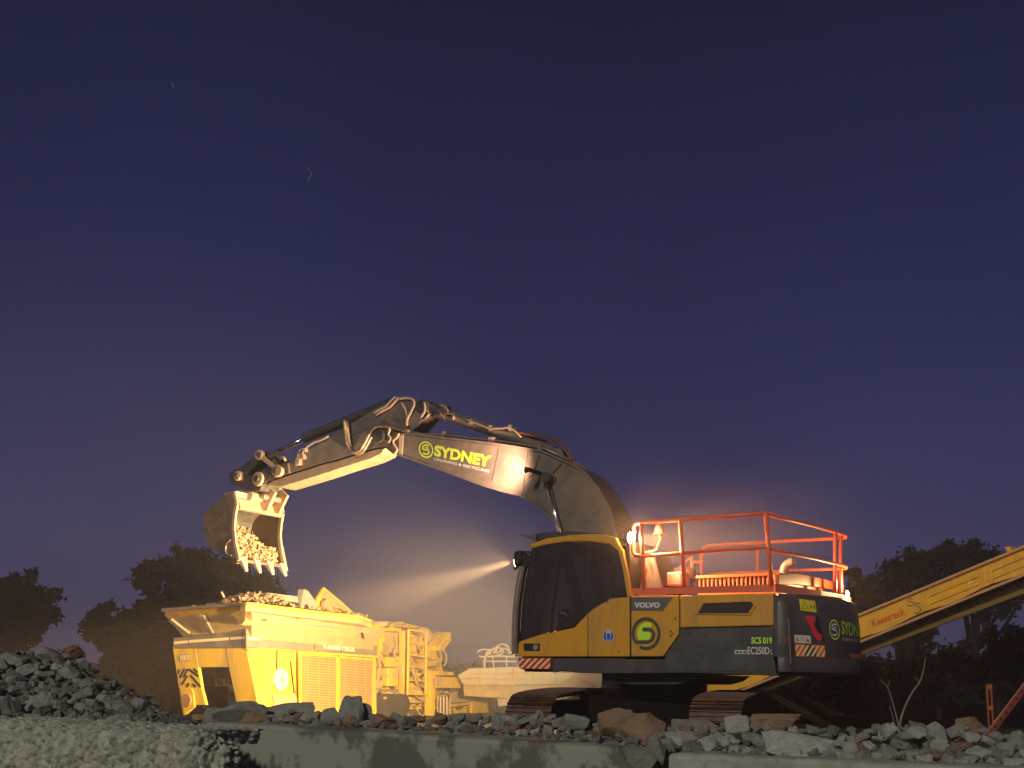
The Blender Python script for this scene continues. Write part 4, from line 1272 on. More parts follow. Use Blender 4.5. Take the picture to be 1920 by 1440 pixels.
b.bar(*S([(811, 1216), (835, 1189)], .1), .13, .35, (0, 1, 0)).bar(*S([(826, 1216), (840, 1198)], .05), .08, .2, (0, 1, 0))
b.build('chute_arm', Mcry, cr, .01)
MB().prism(S([(802, 1178), (812, 1188), (824, 1184), (818, 1196), (812, 1215), (806, 1200)], .3), (0, .4, 0)).build('arm_bracket', Mcrd, cr, .01)
b = MB()
for px in (826, 832, 838):
    b.cyl(*S([(px, 1306), (px, 1350)], .1), .045, 10)
b.each('outrigger_ram', Mpipe, cr)
# discharge chute / side plates toward the excavator
MB().prism(S([(843, 1300), (870, 1292), (930, 1288), (886, 1316), (844, 1318)], .25), (0, .3, 0)).build('chute_panel', Mcrd, cr, .01)
MB().prism(S([(886, 1316), (931, 1287), (929, 1349), (884, 1349)], .15), (0, .4, 0)).build('chute_panel', Mcry, cr, .01)
MB().prism(S([(841, 1320), (886, 1317), (884, 1349), (840, 1349)], .2), (0, .4, 0)).build('chute_panel', Mcry, cr, .01)
b = MB()
b.bar(*S([(846, 1327), (880, 1322)], .16), .03, .03, (0, 1, 0)).bar(*S([(848, 1330), (850, 1346)], .16), .03, .03, (0, 1, 0)).bar(*S([(877, 1326), (878, 1338)], .16), .03, .03, (0, 1, 0)).bar(*S([(856, 1329), (866, 1327)], .14), .06, .02, (0, 1, 0))
b.each('chute_hinge', Mcrk, cr)
b = MB()
for k in range(14):
    t = k / 13
    for (xa, ya, xb, yb_) in ((468, 1219, 488, 1319), (494, 1218, 552, 1222), (704, 1234, 704, 1345), (470, 1182, 700, 1208)):
        q = S([(xa + (xb - xa) * t, ya + (yb_ - ya) * t)], -.035)[0]
        b.cyl(q, q + V((0, .05, 0)), .016, 6)
b.build('rivets', Mcrd, cr)['kind'] = 'stuff'
b = MB()
for (xa, ya, xb, yb_) in ((520, 1218, 519, 1255), (590, 1186, 589, 1218), (640, 1193, 639, 1224), (545, 1240, 552, 1300)):
    p, q = S([(xa, ya), (xb, yb_)], -.025)
    b.bar(p, q, .015, .02, (0, 1, 0))
b.each('panel_seam', Mcrk, cr)
b = MB()
for (xa, ya, xb, yb_, w_) in ((500, 1163, 640, 1178, .035), (560, 1160, 600, 1164, .02), (470, 1150, 530, 1158, .02)):
    p, q = S([(xa, ya), (xb, yb_)], HY - .0)
    b.bar(p, q, w_, .01, (0, 1, 0))
b.each('dust_streak', mat('dust_grey', (.2, .16, .12), .9), cr)
# under frame, crawler tracks (mostly behind the rubble)
b = MB().box((.6, .2, -.1), (8.5, 1.9, .15))
b.build('chassis', Mcrk, cr)
b = MB()
for y0 in (.05, 1.6):
    pts = [V((3.2 + .35 * cos(t), y0, .27 + .3 * sin(t))) for t in [radians(a) for a in range(90, 271, 20)]] + [V((6.2 + .35 * cos(t), y0, .27 + .3 * sin(t))) for t in [radians(a) for a in range(-90, 91, 20)]]
    b.prism(pts, (0, .4, 0))
b.each('crawler_track', Mdkr, cr)
# ------------------------------------------------------------------ rocks
def rock_mesh(name, seed, sx, sy, sz, m, npts=22, rough=.11):
    rnd = random.Random(seed)
    bm = bmesh.new()
    for _ in range(npts):
        v = V((rnd.gauss(0, 1), rnd.gauss(0, 1), rnd.gauss(0, 1))).normalized()
        k = .5 * (.8 + .25 * rnd.random())
        p = V((max(-.42, min(.42, v.x * k * 1.25)), max(-.4, min(.4, v.y * k * 1.2)), max(-.4, min(.42, v.z * k * 1.2))))
        bm.verts.new((p.x * sx, p.y * sy, p.z * sz))
    r = bmesh.ops.convex_hull(bm, input=bm.verts)
    bmesh.ops.delete(bm, geom=[g for g in bm.verts if not g.link_faces], context='VERTS')
    bmesh.ops.dissolve_limit(bm, angle_limit=radians(9), verts=bm.verts, edges=bm.edges)
    bmesh.ops.bevel(bm, geom=[e for e in bm.edges], offset=.012 * min(sx, sy, sz) / .5, segments=1, affect='EDGES', clamp_overlap=True)
    bmesh.ops.triangulate(bm, faces=bm.faces)
    bmesh.ops.subdivide_edges(bm, edges=[e for e in bm.edges if e.calc_length() > .13], cuts=1, use_grid_fill=True)
    for v in bm.verts:
        n_ = noise.noise_vector(v.co * 6 + V((seed, 0, 0)))
        v.co += n_ * rough * min(sx, sy, sz) + noise.noise_vector(v.co * 15 + V((seed, 9, 0))) * rough * .4 * min(sx, sy, sz)
    bmesh.ops.recalc_face_normals(bm, faces=bm.faces)
    me = bpy.data.meshes.new(name)
    bm.to_mesh(me)
    bm.free()
    me.materials.append(m)
    return me
def rockmat(name, col, col2, sc=9.):
    return mat(name, col, .9, dirt_or_shade=col2, dirt_or_shade_amt=.9, dscale=sc, bump=.8, bscale=26, spec=.15, lo=.35, hi=.68)
RM = [rockmat('concrete_rubble', (.32, .32, .28), (.2, .2, .175)),
      rockmat('concrete_rubble_pale', (.48, .48, .42), (.3, .3, .27), 14),
      rockmat('concrete_rubble_olive', (.27, .27, .21), (.18, .18, .15)),
      rockmat('broken_brick', (.30, .14, .08), (.2, .12, .08)),
      rockmat('sandstone', (.32, .2, .12), (.22, .15, .1), 6)]
rocks = {}
for mi, mm in enumerate(RM):
    rocks[mi] = [rock_mesh('rock', 100 * mi + k, 1, .8 + .3 * ((k * 7) % 3) / 3, .62 + .3 * ((k * 5) % 4) / 4, mm) for k in range(7)]
def place_rock(p, size, mi, label, group, flat=1., rnd=random, name='rock', cat='rock'):
    o = bpy.data.objects.new(name, rnd.choice(rocks[mi]))
    COL.objects.link(o)
    o.location = p
    o.scale = (size, size * rnd.uniform(.8, 1.1), size * flat)
    o.rotation_euler = (rnd.uniform(-.5, .5), rnd.uniform(-.5, .5), rnd.uniform(0, 6.28))
    tag(o, label, cat, group)
    return o
def interp(tbl, x):
    if x <= tbl[0][0]: return tbl[0][1]
    for (a, b_), (c, d_) in zip(tbl, tbl[1:]):
        if x <= c: return b_ + (d_ - b_) * (x - a) / (c - a)
    return tbl[-1][1]
# ---- ground: low in front of the blocks, the working platform behind
def zplane(px, py, z):
    r = ray(px, py)
    return CAM + r * ((z - ZC) / r.z)
A0, A1 = zplane(385, 1353, .42), zplane(1166, 1401, .42)
B0, B1 = zplane(1252, 1412, .40), zplane(1930, 1442, .40)
L0, L1 = zplane(-60, 1347, .58), zplane(372, 1372, .58)
gx, gy = [], []
def wall_y(x):
    pts = sorted([(A0.x - 8, A0.y + 5), (A0.x, A0.y), (A1.x, A1.y), (B0.x, B0.y), (B1.x, B1.y), (B1.x + 6, B1.y - 2)])
    return interp(pts, x)
def gheight(x, y):
    w = wall_y(x) + .35
    t = max(0, min(1, (y - w) / .5))
    base = -.65 + .65 * t
    ridge = .38 * math.exp(-((y - w - .9) / 1.0) ** 2) * (1 if t > 0 else 0)
    lh = 0
    if x < -1.6:
        lh = 0
    return base + ridge + (.05 * noise.noise(V((x * .7, y * .7, 0))) if y > w else 0)
xs = [-140, -70, -40, -25] + [-18 + .45 * i for i in range(81)] + [25, 40, 70, 140]
ys_ = [-45, -15, -3] + [1 + .3 * i for i in range(50)] + [16 + 1.2 * i for i in range(20)] + [48, 70, 120, 220]
vs = [V((x, y, gheight(x, y))) for y in ys_ for x in xs]
nx_ = len(xs)
fs = [(j * nx_ + i, j * nx_ + i + 1, (j + 1) * nx_ + i + 1, (j + 1) * nx_ + i) for j in range(len(ys_) - 1) for i in range(nx_ - 1)]
g = MB().add(vs, fs).build('ground', mat('ground_dirt', (.06, .048, .04), .95, dirt_or_shade=(.03, .024, .02), dirt_or_shade_amt=.9, dscale=1.2, bump=.8, bscale=9, spec=.1), smooth=True)
g['kind'] = 'structure'
# dark earth bank, also added to hide sunlit ground under the excavator
vs = []
bxs = [i * .8 for i in range(1, 34)]
for j, (dy, hh) in enumerate(((0, -.1), (.8, .5), (1.6, .85), (2.6, 1.0), (4.5, .9), (8, -.1))):
    for x in bxs:
        e = min(1, (x - .8) / 1.6)
        vs.append(V((x + 2.4, 25.5 + dy + .4 * noise.noise(V((x * .4, j, 2))), -.1 + (hh + .1) * (1 + .25 * noise.noise(V((x * .6, j * .4, 1)))) * e)))
nb = len(bxs)
bk_ = MB().add(vs, [(j * nb + i, j * nb + i + 1, (j + 1) * nb + i + 1, (j + 1) * nb + i) for j in range(5) for i in range(nb - 1)]).build('terrain', mat('dark_bank', (.022, .017, .014), .95, bump=.8, bscale=6, spec=.05), smooth=True)
bk_['kind'] = 'structure'
# ---- left heap mound
heap = [(-60, 1212), (0, 1216), (60, 1222), (120, 1226), (160, 1242), (200, 1268), (250, 1298), (300, 1324), (350, 1348), (400, 1372)]
def heap_pt(px, t, k=0.):     # t 0 bottom .. 1 crest
    y_top, y_bot = interp(heap, px), 1352 + max(0, px) * .06
    py = y_bot + (y_top - y_bot) * t
    Y = 9.55 + 2.1 * t + k
    return at(px, py, Y)
vs = []
cols = list(range(-80, 361, 20))
rows_t = [-.25, 0, .2, .4, .6, .8, .97]
for t in rows_t:
    for px in cols:
        p = heap_pt(px, t, .16)
        p.z -= .07
        vs.append(p)
for px in cols:
    p = heap_pt(px, 1, 2.2); p.z = -.1
    vs.append(p)
nc = len(cols)
fs = [(j * nc + i, j * nc + i + 1, (j + 1) * nc + i + 1, (j + 1) * nc + i) for j in range(len(rows_t)) for i in range(nc - 1)]
hm = MB().add(vs, fs).build('terrain', mat('heap_soil', (.045, .04, .035), .95, bump=.8, bscale=20, spec=.1), smooth=True)
hm['kind'] = 'structure'
ORD = ['leftmost', 'second', 'third', 'fourth', 'fifth', 'sixth', 'seventh', 'eighth', 'ninth', 'tenth', 'eleventh', 'twelfth']
NAMED = {}
def place_label(o, base, px):
    NAMED.setdefault(base, []).append((px, o))
rnd = random.Random(5)
placed = []
def free(px, py, r, lst):
    return all(hypot(px - a, (py - b_)) > (r + c) * .70 for a, b_, c in lst)
tries = 0
while tries < 9000 and len(placed) < 125:
    tries += 1
    px = rnd.uniform(-20, 392)
    t = rnd.random()
    r = rnd.choice([27, 22, 18, 15, 13, 10, 8]) * rnd.uniform(.85, 1.15) * .8 * (1.25 if tries < 900 else .9)
    p = heap_pt(px, t)
    y_top, y_bot = interp(heap, px), 1352 + max(0, px) * .06
    py = y_bot + (y_top - y_bot) * t
    if py - y_top < r * .6 or not free(px, py, r, placed): continue
    placed.append((px, py, r))
    mi = rnd.choices([0, 1, 2, 3], [.66, .18, .14, .02])[0]
    big = r > 17
    lab = {0: 'grey concrete lump', 1: 'pale concrete lump', 2: 'olive rock lump', 3: 'brown brick fragment'}[mi]
    lab = ('large ' if big else 'small ' if r < 8.5 else 'medium ') + lab
    hz_ = 'far left' if px < 70 else 'centre left' if px < 150 else 'centre right' if px < 235 else 'right toe'
    vt_ = 'at foot of' if t < .25 else 'low on' if t < .5 else 'high on' if t < .75 else 'on crest of'
    ob = place_rock(p, 2.75 * r / FPX * p.y, mi, None, 'rubble lumps in the left heap', rnd.uniform(.75, 1.05), rnd)
    place_label(ob, lab + ' ' + vt_ + ' left heap, ' + hz_, px)
# special lumps on the crest
o = place_rock(at(52, 1229, 11.6), .10, 3, 'small orange lit stone near the crest of the left heap', None, 1, rnd)
o = place_rock(at(141, 1222, 11.8), .26, 3, 'dark reddish brick lump standing on the crest of the left heap', None, 1, rnd)
o = place_rock(at(100, 1232, 11.5), .46, 0, 'widest grey slab lying on the crest of the left heap', None, .5, rnd)
o = place_rock(at(182, 1284, 11.0), .14, 1, 'bright whitish stone on the right slope of the left heap', None, 1, rnd)
o.rotation_euler = (.3, .5, .4)
# ---- concrete blocks
def blockmesh(p0, p1, depth, zb, m, name, label, seed=0, rough=.012, endcut=0., nx=40, round_r=.0, nz=14):
    p0, p1 = V(p0), V(p1)
    ztop = (p0.z + p1.z) / 2
    d = (p1 - p0); d.z = 0
    L = d.length
    d.normalize()
    back = V((-d.y, d.x, 0))
    if back.y < 0: back = -back
    b = MB()
    vs = []
    prof = [(0, zb)] + [(0, zb + (ztop - .04 - zb) * k / nz) for k in range(1, nz + 1)] + [(.012, ztop - .012), (.04, ztop)] + [(.04 + (depth - .04) * k / 5, ztop) for k in range(1, 6)] + [(depth, zb)]
    for i in range(nx + 1):
        s_ = L * i / nx
        for (dd, z) in prof:
            f = i / nx
            ss = s_
            if endcut and f > .9: ss = s_ + (ztop - z) * endcut * (f - .9) / .1
            ins = 0.
            if round_r and s_ > L - round_r:
                u = (s_ - (L - round_r)) / round_r
                ins = round_r * (1 - sqrt(max(0, 1 - u * u)))
            w = p0 + d * ss + back * (dd + ins * (1 - dd / depth))
            w.z = z - (ins * .25 if z > zb + .3 else 0)
            q = V((w.x * 3 + seed, w.y * 3, w.z * 3))
            w += noise.noise_vector(q) * rough + noise.noise_vector(q * 4) * rough * .5
            vs.append(w)
    n_ = len(prof)
    fs = [(i * n_ + k, i * n_ + (k + 1) % n_, (i + 1) * n_ + (k + 1) % n_, (i + 1) * n_ + k) for i in range(nx) for k in range(n_)]
    fs += [tuple(range(n_)), tuple(range(nx * n_, (nx + 1) * n_))[::-1]]
    o = b.add(vs, fs).build(name, m, smooth=False)
    tag(o, label, 'concrete block')
    return o
Mconc = mat('cast_concrete_shadowed', (.30, .30, .25), .9, dirt_or_shade=(.11, .105, .09), dirt_or_shade_amt=.85, dscale=1.3, bump=.35, bscale=30, spec=.2, lo=.5, hi=.56)  # dark blotches painted into the colour in place of cast shadows
Mconc2 = mat('cast_concrete_pale', (.37, .37, .31), .9, dirt_or_shade=(.22, .23, .18), dirt_or_shade_amt=.8, dscale=5, bump=.5, bscale=30, spec=.2, lo=.4, hi=.65)
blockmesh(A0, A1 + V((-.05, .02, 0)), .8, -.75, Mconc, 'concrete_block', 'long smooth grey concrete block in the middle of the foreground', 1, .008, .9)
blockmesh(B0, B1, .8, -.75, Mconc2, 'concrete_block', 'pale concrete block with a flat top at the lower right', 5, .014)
# rough, rock faced block at lower left with rounded end
def rough_block():
    p0, p1 = V(L0), V(L1)
    d = (p1 - p0); d.z = 0; L = d.length; d.normalize()
    back = V((-d.y, d.x, 0))
    if back.y < 0: back = -back
    zt_, zb = .58, -.7
    NX, NZ = 420, 120
    R = .28
    vs = []
    Ltot = L + .12
    prof = []
    for k in range(NZ + 1):
        t = k / NZ
        if t < .72: prof.append((0, zb + (zt_ - .09 - zb) * t / .72))
        elif t < .86:
            a = (t - .72) / .14 * pi / 2
            prof.append((.09 * (1 - cos(a)), zt_ - .09 + .09 * sin(a)))
        else: prof.append((.09 + .6 * (t - .86) / .14, zt_))
    for i in range(NX + 1):
        s_ = (Ltot + R * .57) * i / NX
        for dd, z in prof:
            if s_ < Ltot - R:
                w = p0 + d * s_ + back * dd; nr = -back
            else:
                a = min((s_ - (Ltot - R)) / R, pi / 2)
                cc = p0 + d * (Ltot - R) + back * R
                rr = max(.02, R - dd)
                nr = -back * cos(a) + d * sin(a)
                w = cc + nr * rr - d * 0
                if dd > R: w = cc + back * (dd - R)
                w -= V((0, 0, .10 * (a / (pi / 2)) ** 2)) if z > .2 else V((0, 0, 0))
            w.z += z - (p0.z)
            w.z = w.z
            q = w * 1.0
            n1 = noise.noise(q * 5 + V((3, 1, 7)))
            qq = V((q.x * 15, q.y * 15, q.z * 10)) + noise.noise_vector(q * 9) * .7
            f1 = noise.voronoi(qq)[0]
            f2 = noise.voronoi(qq * 2.3 + V((5, 2, 1)))[0]
            amp = .03 * n1 + .085 * (min(1, (f1[1] - f1[0]) * 1.6) ** .6 - .6) + .035 * (min(1, (f2[1] - f2[0]) * 1.6) ** .6 - .6)
            w += (nr * .8 + V((0, 0, .35 if dd > .03 else 0))) * amp
            vs.append(w)
    n_ = NZ + 1
    fs = [(i * n_ + k, i * n_ + k + 1, (i + 1) * n_ + k + 1, (i + 1) * n_ + k) for i in range(NX) for k in range(NZ)]
    # back skirt closes the block
    o = MB().add(vs, fs).build('concrete_block', mat('rough_cast_concrete', (.48, .47, .38), .95, dirt_or_shade=(.2, .2, .16), dirt_or_shade_amt=.8, dscale=9, bump=.6, bscale=45, spec=.1, lo=.38, hi=.64), smooth=True)
    tag(o, 'rough rock-faced olive concrete block with a rounded end at lower left', 'concrete block')
rough_block()
# ---- rubble along the block tops
def row(n, x0, x1, top, bot, Yf, dy, szs, mats, lab, group, seed, tries=6000, k=.66):
    rnd = random.Random(seed)
    lst = []
    c = 0
    for _ in range(tries):
        if c >= n: break
        px = rnd.uniform(x0, x1)
        t_, b_ = interp(top, px), interp(bot, px)
        py = rnd.uniform(t_, b_)
        r = rnd.choice(szs) * (1.2 if _ < tries * .15 else .85)
        if py - r * .7 < t_ - 2 or not all(hypot(px - a, py - q) > (r + s_) * k for a, q, s_ in lst): continue
        lst.append((px, py, r))
        Y = interp(Yf, px) + dy * max(0, (b_ - py)) / 45
        p = at(px, py, Y)
        mi = rnd.choices(range(5), mats)[0]
        nm = {0: 'grey', 1: 'pale', 2: 'olive', 3: 'reddish', 4: 'brown'}[mi]
        sz = 'small ' if r < 8 else ('large ' if r > 14 else '')
        ob = place_rock(p, 2.6 * r / FPX * Y, mi, None, group, rnd.uniform(.7, 1), rnd)
        lay = 'low ' if py > t_ + (b_ - t_) * .6 else 'upper '
        seg = min(3, int((px - x0) / (x1 - x0) * 4))
        side_ = ['left part', 'left centre', 'right centre', 'right part'][seg]
        place_label(ob, lay + sz + nm + ' ' + lab + ', ' + side_, px)
        c += 1
YA = [(385, A0.y + .35), (1166, A1.y + .35)]
YB = [(1166, B0.y + .5), (1252, B0.y + .25), (1930, B1.y + .25)]
# dark low rubble on the middle block
row(46, 400, 940, [(390, 1338), (560, 1330), (700, 1338), (940, 1340)], [(385, 1352), (940, 1386)], YA, 1.2, [9, 12, 15, 18, 21], [.7, .05, .1, .05, .1], 'stone on the middle block', 'stones on the middle block', 31)
row(42, 935, 1180, [(935, 1345), (1000, 1338), (1100, 1345), (1180, 1360)], [(935, 1385), (1180, 1402)], YA, 1.0, [8, 10, 12, 15, 19], [.55, .2, .15, .02, .08], 'stone by the left track', 'stones in front of the left track', 32)
row(105, 1240, 1925, [(1240, 1362), (1340, 1355), (1560, 1362), (1700, 1358), (1800, 1362), (1925, 1372)], [(1240, 1405), (1925, 1435)], YB, .9, [7, 9, 11, 13, 15, 18], [.45, .27, .18, .03, .07], 'stone on the right block', 'stones on the right hand block', 33, 9000)
row(10, 1180, 1245, [(1180, 1385), (1245, 1380)], [(1180, 1438), (1245, 1432)], YB, 1.5, [12, 16, 20, 24], [.4, .1, .5, 0, 0], 'stone in the block gap', 'stones in the gap between blocks', 34)
for base, lst in NAMED.items():
    lst.sort(key=lambda a: a[0])
    for k, (px, ob) in enumerate(lst):
        if len(lst) == 1: ob['label'] = base
        else: ob['label'] = (ORD[k] if k < 12 else 'last') + (' ' if k == 0 else ' from left, ') + base
def gravel(name, label, pts, szs, m, seed):
    rnd = random.Random(seed)
    b = MB()
    for p in pts:
        s_ = rnd.choice(szs) * rnd.uniform(.7, 1.3)
        vs = []
        for q in ((1, 0, 0), (-1, 0, 0), (0, 1, 0), (0, -1, 0), (0, 0, 1), (0, 0, -1)):
            vs.append(p + V((q[0] + rnd.uniform(-.5, .5), q[1] + rnd.uniform(-.5, .5), q[2] * .8 + rnd.uniform(-.4, .4))) * s_)
        b.add(vs, [(0, 2, 4), (2, 1, 4), (1, 3, 4), (3, 0, 4), (2, 0, 5), (1, 2, 5), (3, 1, 5), (0, 3, 5)])
    tag(b.build(name, m), label, 'gravel', kind='stuff')
rg = random.Random(8)
gp = []
for _ in range(1200):
    px = rg.uniform(-40, 395)
    p = heap_pt(px, rg.random() ** 1.2, .06)
    gp.append(p + V((0, 0, rg.uniform(-.06, .02))))
gravel('gravel', 'fine grit and small chips between the lumps of the left heap', gp, [.02, .03, .045, .06], mat('gravel_dark', (.13, .128, .11), .95, bump=.5), 1)
gp = []
for _ in range(1500):
    px = rg.uniform(390, 1200)
    Y = interp(YA, px) + rg.uniform(.0, 1.8)
    w = at(px, 1360, Y)
    gp.append(V((w.x, w.y, max(.43 if Y - interp(YA, px) < .4 else 0, gheight(w.x, w.y)) + rg.uniform(-.02, .03))))
for _ in range(2000):
    px = rg.uniform(1170, 1930)
    Y = interp(YB, px) + rg.uniform(.02, 2.4)
    w = at(px, 1380, Y)
    gp.append(V((w.x, w.y, max(.41 if Y - interp(YB, px) < .5 else 0, gheight(w.x, w.y)) + rg.uniform(-.02, .03))))
gravel('gravel', 'fine grit and chips lying along the tops of the concrete blocks', gp, [.014, .02, .03, .04, .05], mat('gravel_dark', (.13, .128, .11), .95, bump=.5), 2)
# individual chunks: image box (x0,y0,x1,y1), depth, thickness factor
def chunk(x0, y0, x1, y1, Y, mi, label, seed, rz=0., name='rock', th=.7, cat='rock', tilt=0.):
    me = rock_mesh(name, seed, 1, 1, 1, RM[mi], 18, .05)
    o = bpy.data.objects.new(name, me)
    COL.objects.link(o)
    zs = [v.co.z for v in me.vertices]; xs_ = [v.co.x for v in me.vertices]
    p = at((x0 + x1) / 2, (y0 + y1) / 2, Y)
    w, h_ = (x1 - x0) / FPX * Y, (y1 - y0) / FPX * Y
    o.scale = (w / (max(xs_) - min(xs_)), w * th, h_ / (max(zs) - min(zs)))
    for v in me.vertices:
        v.co.z -= (max(zs) + min(zs)) / 2
        v.co.x -= (max(xs_) + min(xs_)) / 2
    o.location = p
    o.rotation_euler = (0, tilt, rz)
    tag(o, label, cat)
    return o
chunk(1122, 1328, 1192, 1392, 9.6, 4, 'biggest brown sandstone boulder leaning in front of the tracks', 501, .2, tilt=-.15)
chunk(1168, 1336, 1246, 1396, 9.3, 4, 'brown flat topped boulder resting against the biggest sandstone boulder', 502, -.3, tilt=.5)
chunk(1058, 1338, 1106, 1368, 9.9, 0, 'rounded grey boulder in front of the belly of the excavator', 503)
chunk(1430, 1370, 1563, 1424, 8.3, 1, 'wide pale half round concrete lump sitting on the right hand block', 504, 0, th=.4)
chunk(1360, 1341, 1406, 1376, 9.0, 1, 'bright knobbly pale stone beside the right hand track end', 505)
chunk(1402, 1338, 1506, 1378, 9.6, 4, 'long pinkish brown slab of rubble behind the pale half round lump', 506, .1, th=.4)
chunk(1790, 1344, 1846, 1388, 9.2, 4, 'brown boulder beside the red perforated bar', 507)
chunk(1690, 1361, 1736, 1390, 8.4, 1, 'pair of pale rounded stones below the bare sapling', 508)
chunk(1210, 1376, 1250, 1436, 8.6, 2, 'upright olive stone closing the gap between the two blocks', 509)
chunk(1172, 1400, 1232, 1450, 8.45, 2, 'wedge shaped olive stone low in the gap between the two blocks', 510)
chunk(398, 1314, 500, 1356, 12.7, 0, 'grey slab with a pale broken face at the left end of the middle block', 511, .1, th=.5, name='concrete_slab', cat='slab')
chunk(470, 1316, 592, 1358, 13.0, 0, 'long low grey slab below the crusher nose', 512, .1, th=.4, name='concrete_slab', cat='slab')
chunk(634, 1304, 684, 1366, 12.0, 0, 'upright dark lump silhouetted against the crusher grille', 513)
chunk(600, 1326, 640, 1372, 12.2, 0, 'dark lump left of the upright silhouetted lump', 514)
chunk(676, 1318, 698, 1350, 12.1, 0, 'small dark block shaped lump against the right grille door', 515)
chunk(380, 1326, 420, 1372, 12.9, 0, 'black shadowed stone beside the rough block end', 516)
chunk(1580, 1390, 1612, 1424, 8.2, 1, 'pale egg shaped stone right of the half round lump', 517)
# flat slab with orange lit edge below the right track
def slab(p4, Y4, th, m, label, name='concrete_slab'):
    q = [at(px, py, Y) for (px, py), Y in zip(p4, Y4)]
    o = MB().prism(q, (0, 0, -th)).build(name, m, None, .02)
    tag(o, label, 'slab')
    return o
slab([(1262, 1366), (1366, 1370), (1330, 1350), (1258, 1347)], [9.5, 9.5, 10.2, 10.2], .09, RM[0], 'flat thin concrete slab lying below the end of the right track')
# ---- load in bucket and hopper
def rubble_pile(name, pts, szs, m_list, label, parent=None, seed=1):
    rnd = random.Random(seed)
    b = MB()
    for p in pts:
        s_ = rnd.choice(szs)
        me = rnd.choice(rocks[0])
        M_ = Matrix.Rotation(rnd.uniform(0, 6), 3, 'Z') @ Matrix.Rotation(rnd.uniform(0, 6), 3, 'X')
        e = V((1, rnd.uniform(.5, 1), rnd.uniform(.4, 1)))
        b.add([p + (M_ @ (V((v.co.x * e.x, v.co.y * e.y, v.co.z * e.z)) * s_)) for v in me.vertices], [tuple(f.vertices) for f in me.polygons])
    o = b.build(name, m_list)
    tag(o, label, 'rubble', kind='stuff')
    return o
for mi in rocks:  # a lighter set for piles
    pass
Mload = mat('brick_rubble', (.32, .19, .11), .9, dirt_or_shade=(.42, .33, .23), dirt_or_shade_amt=.8, dscale=8, bump=.5, spec=.15)
EXM = Matrix.Translation(EX.o) @ Matrix.Rotation(EX.ang, 4, 'Z')
CRM = Matrix.Translation(CR.o) @ Matrix.Rotation(CR.ang, 4, 'Z')
rnd = random.Random(77)
pts = []
for _ in range(2200):
    y = rnd.uniform(-.56, .56)
    top_z = 3.66 + .45 * y + .06 * sin(y * 9)       # higher toward the near side
    z = rnd.uniform(3.12, max(3.2, top_z))
    x = 8.40 + rnd.uniform(0, .30) * (1 if z > 3.2 else .7) + (z - 3.15) * .14
    pts.append(EXM @ V((x, y, z)))
rubble_pile('bucket_rubble', pts, [.02, .03, .035, .05, .08, .12], Mload, 'orange lit brick and stone rubble heaped inside the raised bucket', seed=3)
pts = []
for _ in range(900):
    x, y = rnd.uniform(-.1, 2.4), rnd.uniform(-.1, 1.6)
    pk = 2.40 + .40 * math.exp(-((x - .8) / .9) ** 2 - ((y - .45) / .75) ** 2)
    pts.append(CRM @ V((x, y, rnd.uniform(pk - .1, pk) - .06)))
for _ in range(520):
    x, y = rnd.uniform(1.8, 4.4), rnd.uniform(-.2, 1.4)
    pts.append(CRM @ V((x, y, 2.36 - .03 * x + rnd.uniform(-.06, .20))))
rubble_pile('hopper_rubble', pts, [.04, .06, .08, .11, .16], Mload, 'heap of orange lit broken brick and stone filling the crusher hopper', seed=4)
def cr_slab(poly, y, dy, m, label):
    o = MB().prism([CRM @ v for v in S(poly, y)], CR.y * dy).build('concrete_slab', m, None, .02)
    tag(o, label, 'slab')
Mslab = rockmat('slab_grey', (.34, .30, .24), (.24, .2, .16))
cr_slab([(503, 1111), (559, 1118), (560, 1130), (505, 1123)], .35, .5, Mslab, 'flat grey slab lying on the rubble in the middle of the hopper')
cr_slab([(571, 1104), (578, 1107), (597, 1133), (592, 1146), (564, 1140)], .4, .18, Mslab, 'pointed grey slab standing upright in the hopper beside the yellow wing')
cr_slab([(462, 1117), (480, 1124), (498, 1134), (490, 1140), (470, 1130)], .2, .3, RM[4], 'dark brown angular slab half buried in the hopper heap')
b = MB().tube([CRM @ v for v in S([(415, 1109), (420, 1120)], .3)], .025, 6)
tag(b.build('reinforcing_bar', Mpipe), 'short steel bar sticking up from the hopper heap', 'steel bar')
# ------------------------------------------------------------------ second, pale machine
MC = Frame(at(960, 1260, 29), 0)
pm_ = MC.root('screening_machine', 'pale dust covered screening machine glowing in the haze behind the excavator cab', 'screening machine')
def Q(lst, y=0.): return [MC.Y(px, py, y) for px, py in lst]
MB().prism(Q([(858, 1266), (880, 1253), (1005, 1249), (1040, 1262), (1040, 1284), (868, 1284)]), (0, 1.6, 0)).build('screen_box', Mpale, pm_, .02)
MB().prism(Q([(868, 1284), (965, 1284), (950, 1310), (870, 1305)], .2), (0, 1.2, 0)).build('under_frame', Mcrd, pm_, .02)
MB().prism(Q([(930, 1290), (1045, 1262), (1130, 1262), (1128, 1290), (1060, 1310), (934, 1325)], .4), (0, 1.4, 0)).build('feed_conveyor', Mpale, pm_, .02)
b = MB()
b.bar(*Q([(869, 1282), (966, 1283)], -.04), .06, .05, (0, 1, 0)).bar(*Q([(884, 1262), (1000, 1262)], -.04), .04, .05, (0, 1, 0)).bar(*Q([(872, 1272), (990, 1272)], -.04), .04, .05, (0, 1, 0))
for px in (900, 931, 962, 1000):
    b.bar(*Q([(px, 1252), (px, 1284)], -.05), .05, .04, (0, 1, 0))
b.build('side_rib', Mcrd, pm_)
b = MB()
b.bar(*Q([(1045, 1283), (1075, 1263)], .3), .08, .06, (0, 1, 0)).bar(*Q([(1080, 1263), (1115, 1284)], .3), .08, .06, (0, 1, 0)).bar(*Q([(1020, 1262), (1022, 1300)], .3), .1, .06, (0, 1, 0))
b.each('brace', mat('brace_tan', (.42, .3, .18), .7), pm_)
